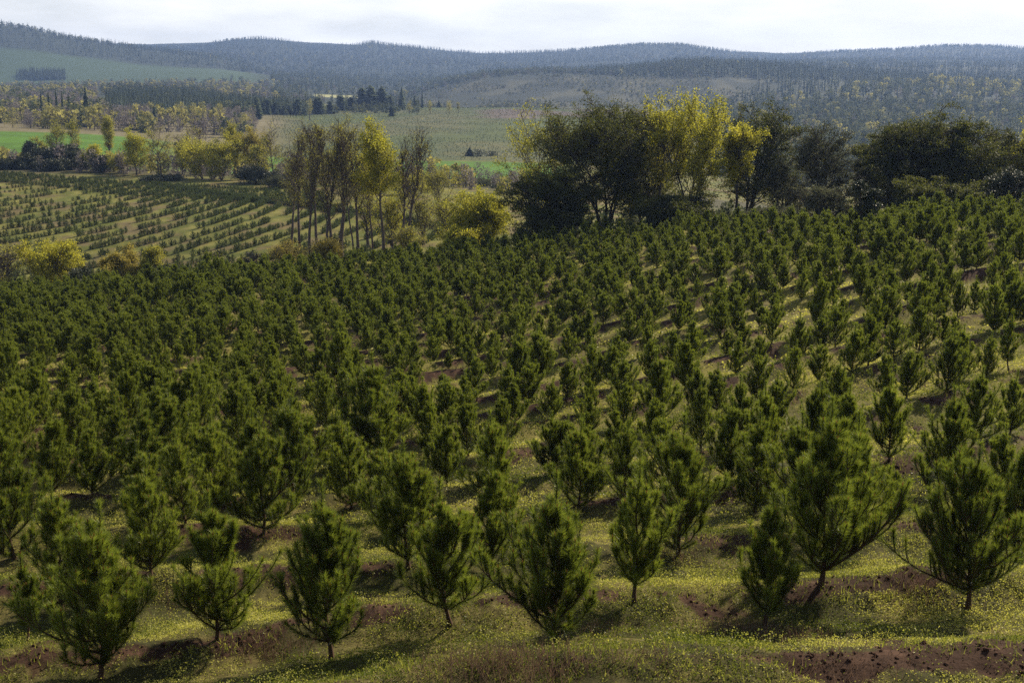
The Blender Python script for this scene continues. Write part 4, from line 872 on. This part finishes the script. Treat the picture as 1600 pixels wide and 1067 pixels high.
# dry stalks in tufts
rg = np.random.default_rng(77); T_ = []
for (c, r_, n, rad) in [(790, 1045, 600, .42), (840, 1040, 300, .3), (425, 1020, 250, .25), (740, 1058, 300, .3), (1150, 985, 450, .35), (1060, 870, 260, .3), (1400, 790, 200, .35), (1445, 930, 240, .3), (1230, 1000, 260, .3), (1330, 1040, 240, .4), (300, 940, 200, .3), (560, 950, 160, .3), (1010, 1040, 200, .35), (930, 985, 160, .25)]:
    x, y, z = on_ground(c, r_); q = rg.normal(0, rad, (n, 2)) * [1.3, .8]; T_.append(np.c_[x + q[:, 0], y + q[:, 1]])
x2, y2, _ = cover_pts(5000, 13, 60, 9); k = fbm(x2, y2, 1.5, 3, 433) > .62; T_.append(np.c_[x2, y2][k]); T_ = np.concatenate(T_)
P = np.c_[T_, height(T_[:, 0], T_[:, 1])]; v, f = needles(P, np.tile([0, 0, 1.0], (len(P), 1)), .26, .008, rg, (.05, .7))
dg = build('dry_grass', [(v, f, 0, np.clip(rg.normal(.4, .25, len(P)), 0, 1))], [M['dry']]); tag(dg, 'brown dry stalks in tufts on the near slope', 'dry grass', kind='stuff')
# clods of bare soil
x, y, rg = cover_pts(130000, 10.5, 46, 10); k = soilmask(x, y) > .5; x, y = x[k], y[k]
s = (rg.random(len(x)) ** 6 * .036 + .007)[:, None]; z = height(x, y) + s[:, 0] * .3
oct_ = np.array([[1, 0, 0], [0, 1, 0], [-1, 0, 0], [0, -1, 0], [0, 0, .8], [0, 0, -.6]]); fo = np.array([[0, 1, 4], [1, 2, 4], [2, 3, 4], [3, 0, 4], [1, 0, 5], [2, 1, 5], [3, 2, 5], [0, 3, 5]])
v = (np.c_[x, y, z][:, None] + (oct_[None] + rg.normal(0, .22, (len(x), 6, 3))) * s[:, None]).reshape(-1, 3); f = (fo[None] + np.arange(len(x))[:, None, None] * 6).reshape(-1, 3)
sc = build('soil_clods', [(v, f, 0)], [M['clod']]); tag(sc, 'crumbled reddish brown soil along the furrows', 'soil', kind='stuff')

# ------------------------------------------------------------------ the air
zt = float(gz.max()) + 45; zb = float(gz.min()) - 12
hx = 5400.0; hv = np.array([[a * hx, b * hx, c] for a in (-1, 1) for b in (-1, 1) for c in (zb, zt)])
hf = np.array([[0, 1, 3, 2], [4, 6, 7, 5], [0, 4, 5, 1], [2, 3, 7, 6], [0, 2, 6, 4], [1, 5, 7, 3]])
hm = bpy.data.materials.new('haze'); hm.use_nodes = True; t = hm.node_tree; t.nodes.clear(); o = N(t, 'ShaderNodeOutputMaterial')
pv = N(t, 'ShaderNodeVolumePrincipled'); pv.inputs['Color'].default_value = (.34, .52, 1.0, 1); pv.inputs['Density'].default_value = .00013; pv.inputs['Anisotropy'].default_value = .25
t.links.new(pv.outputs[0], o.inputs['Volume'])
hm.cycles.homogeneous_volume = True
hz = build('haze', [(hv, hf, 0)], [hm]); tag(hz, 'thin bluish haze filling the valley', 'haze', kind='stuff')
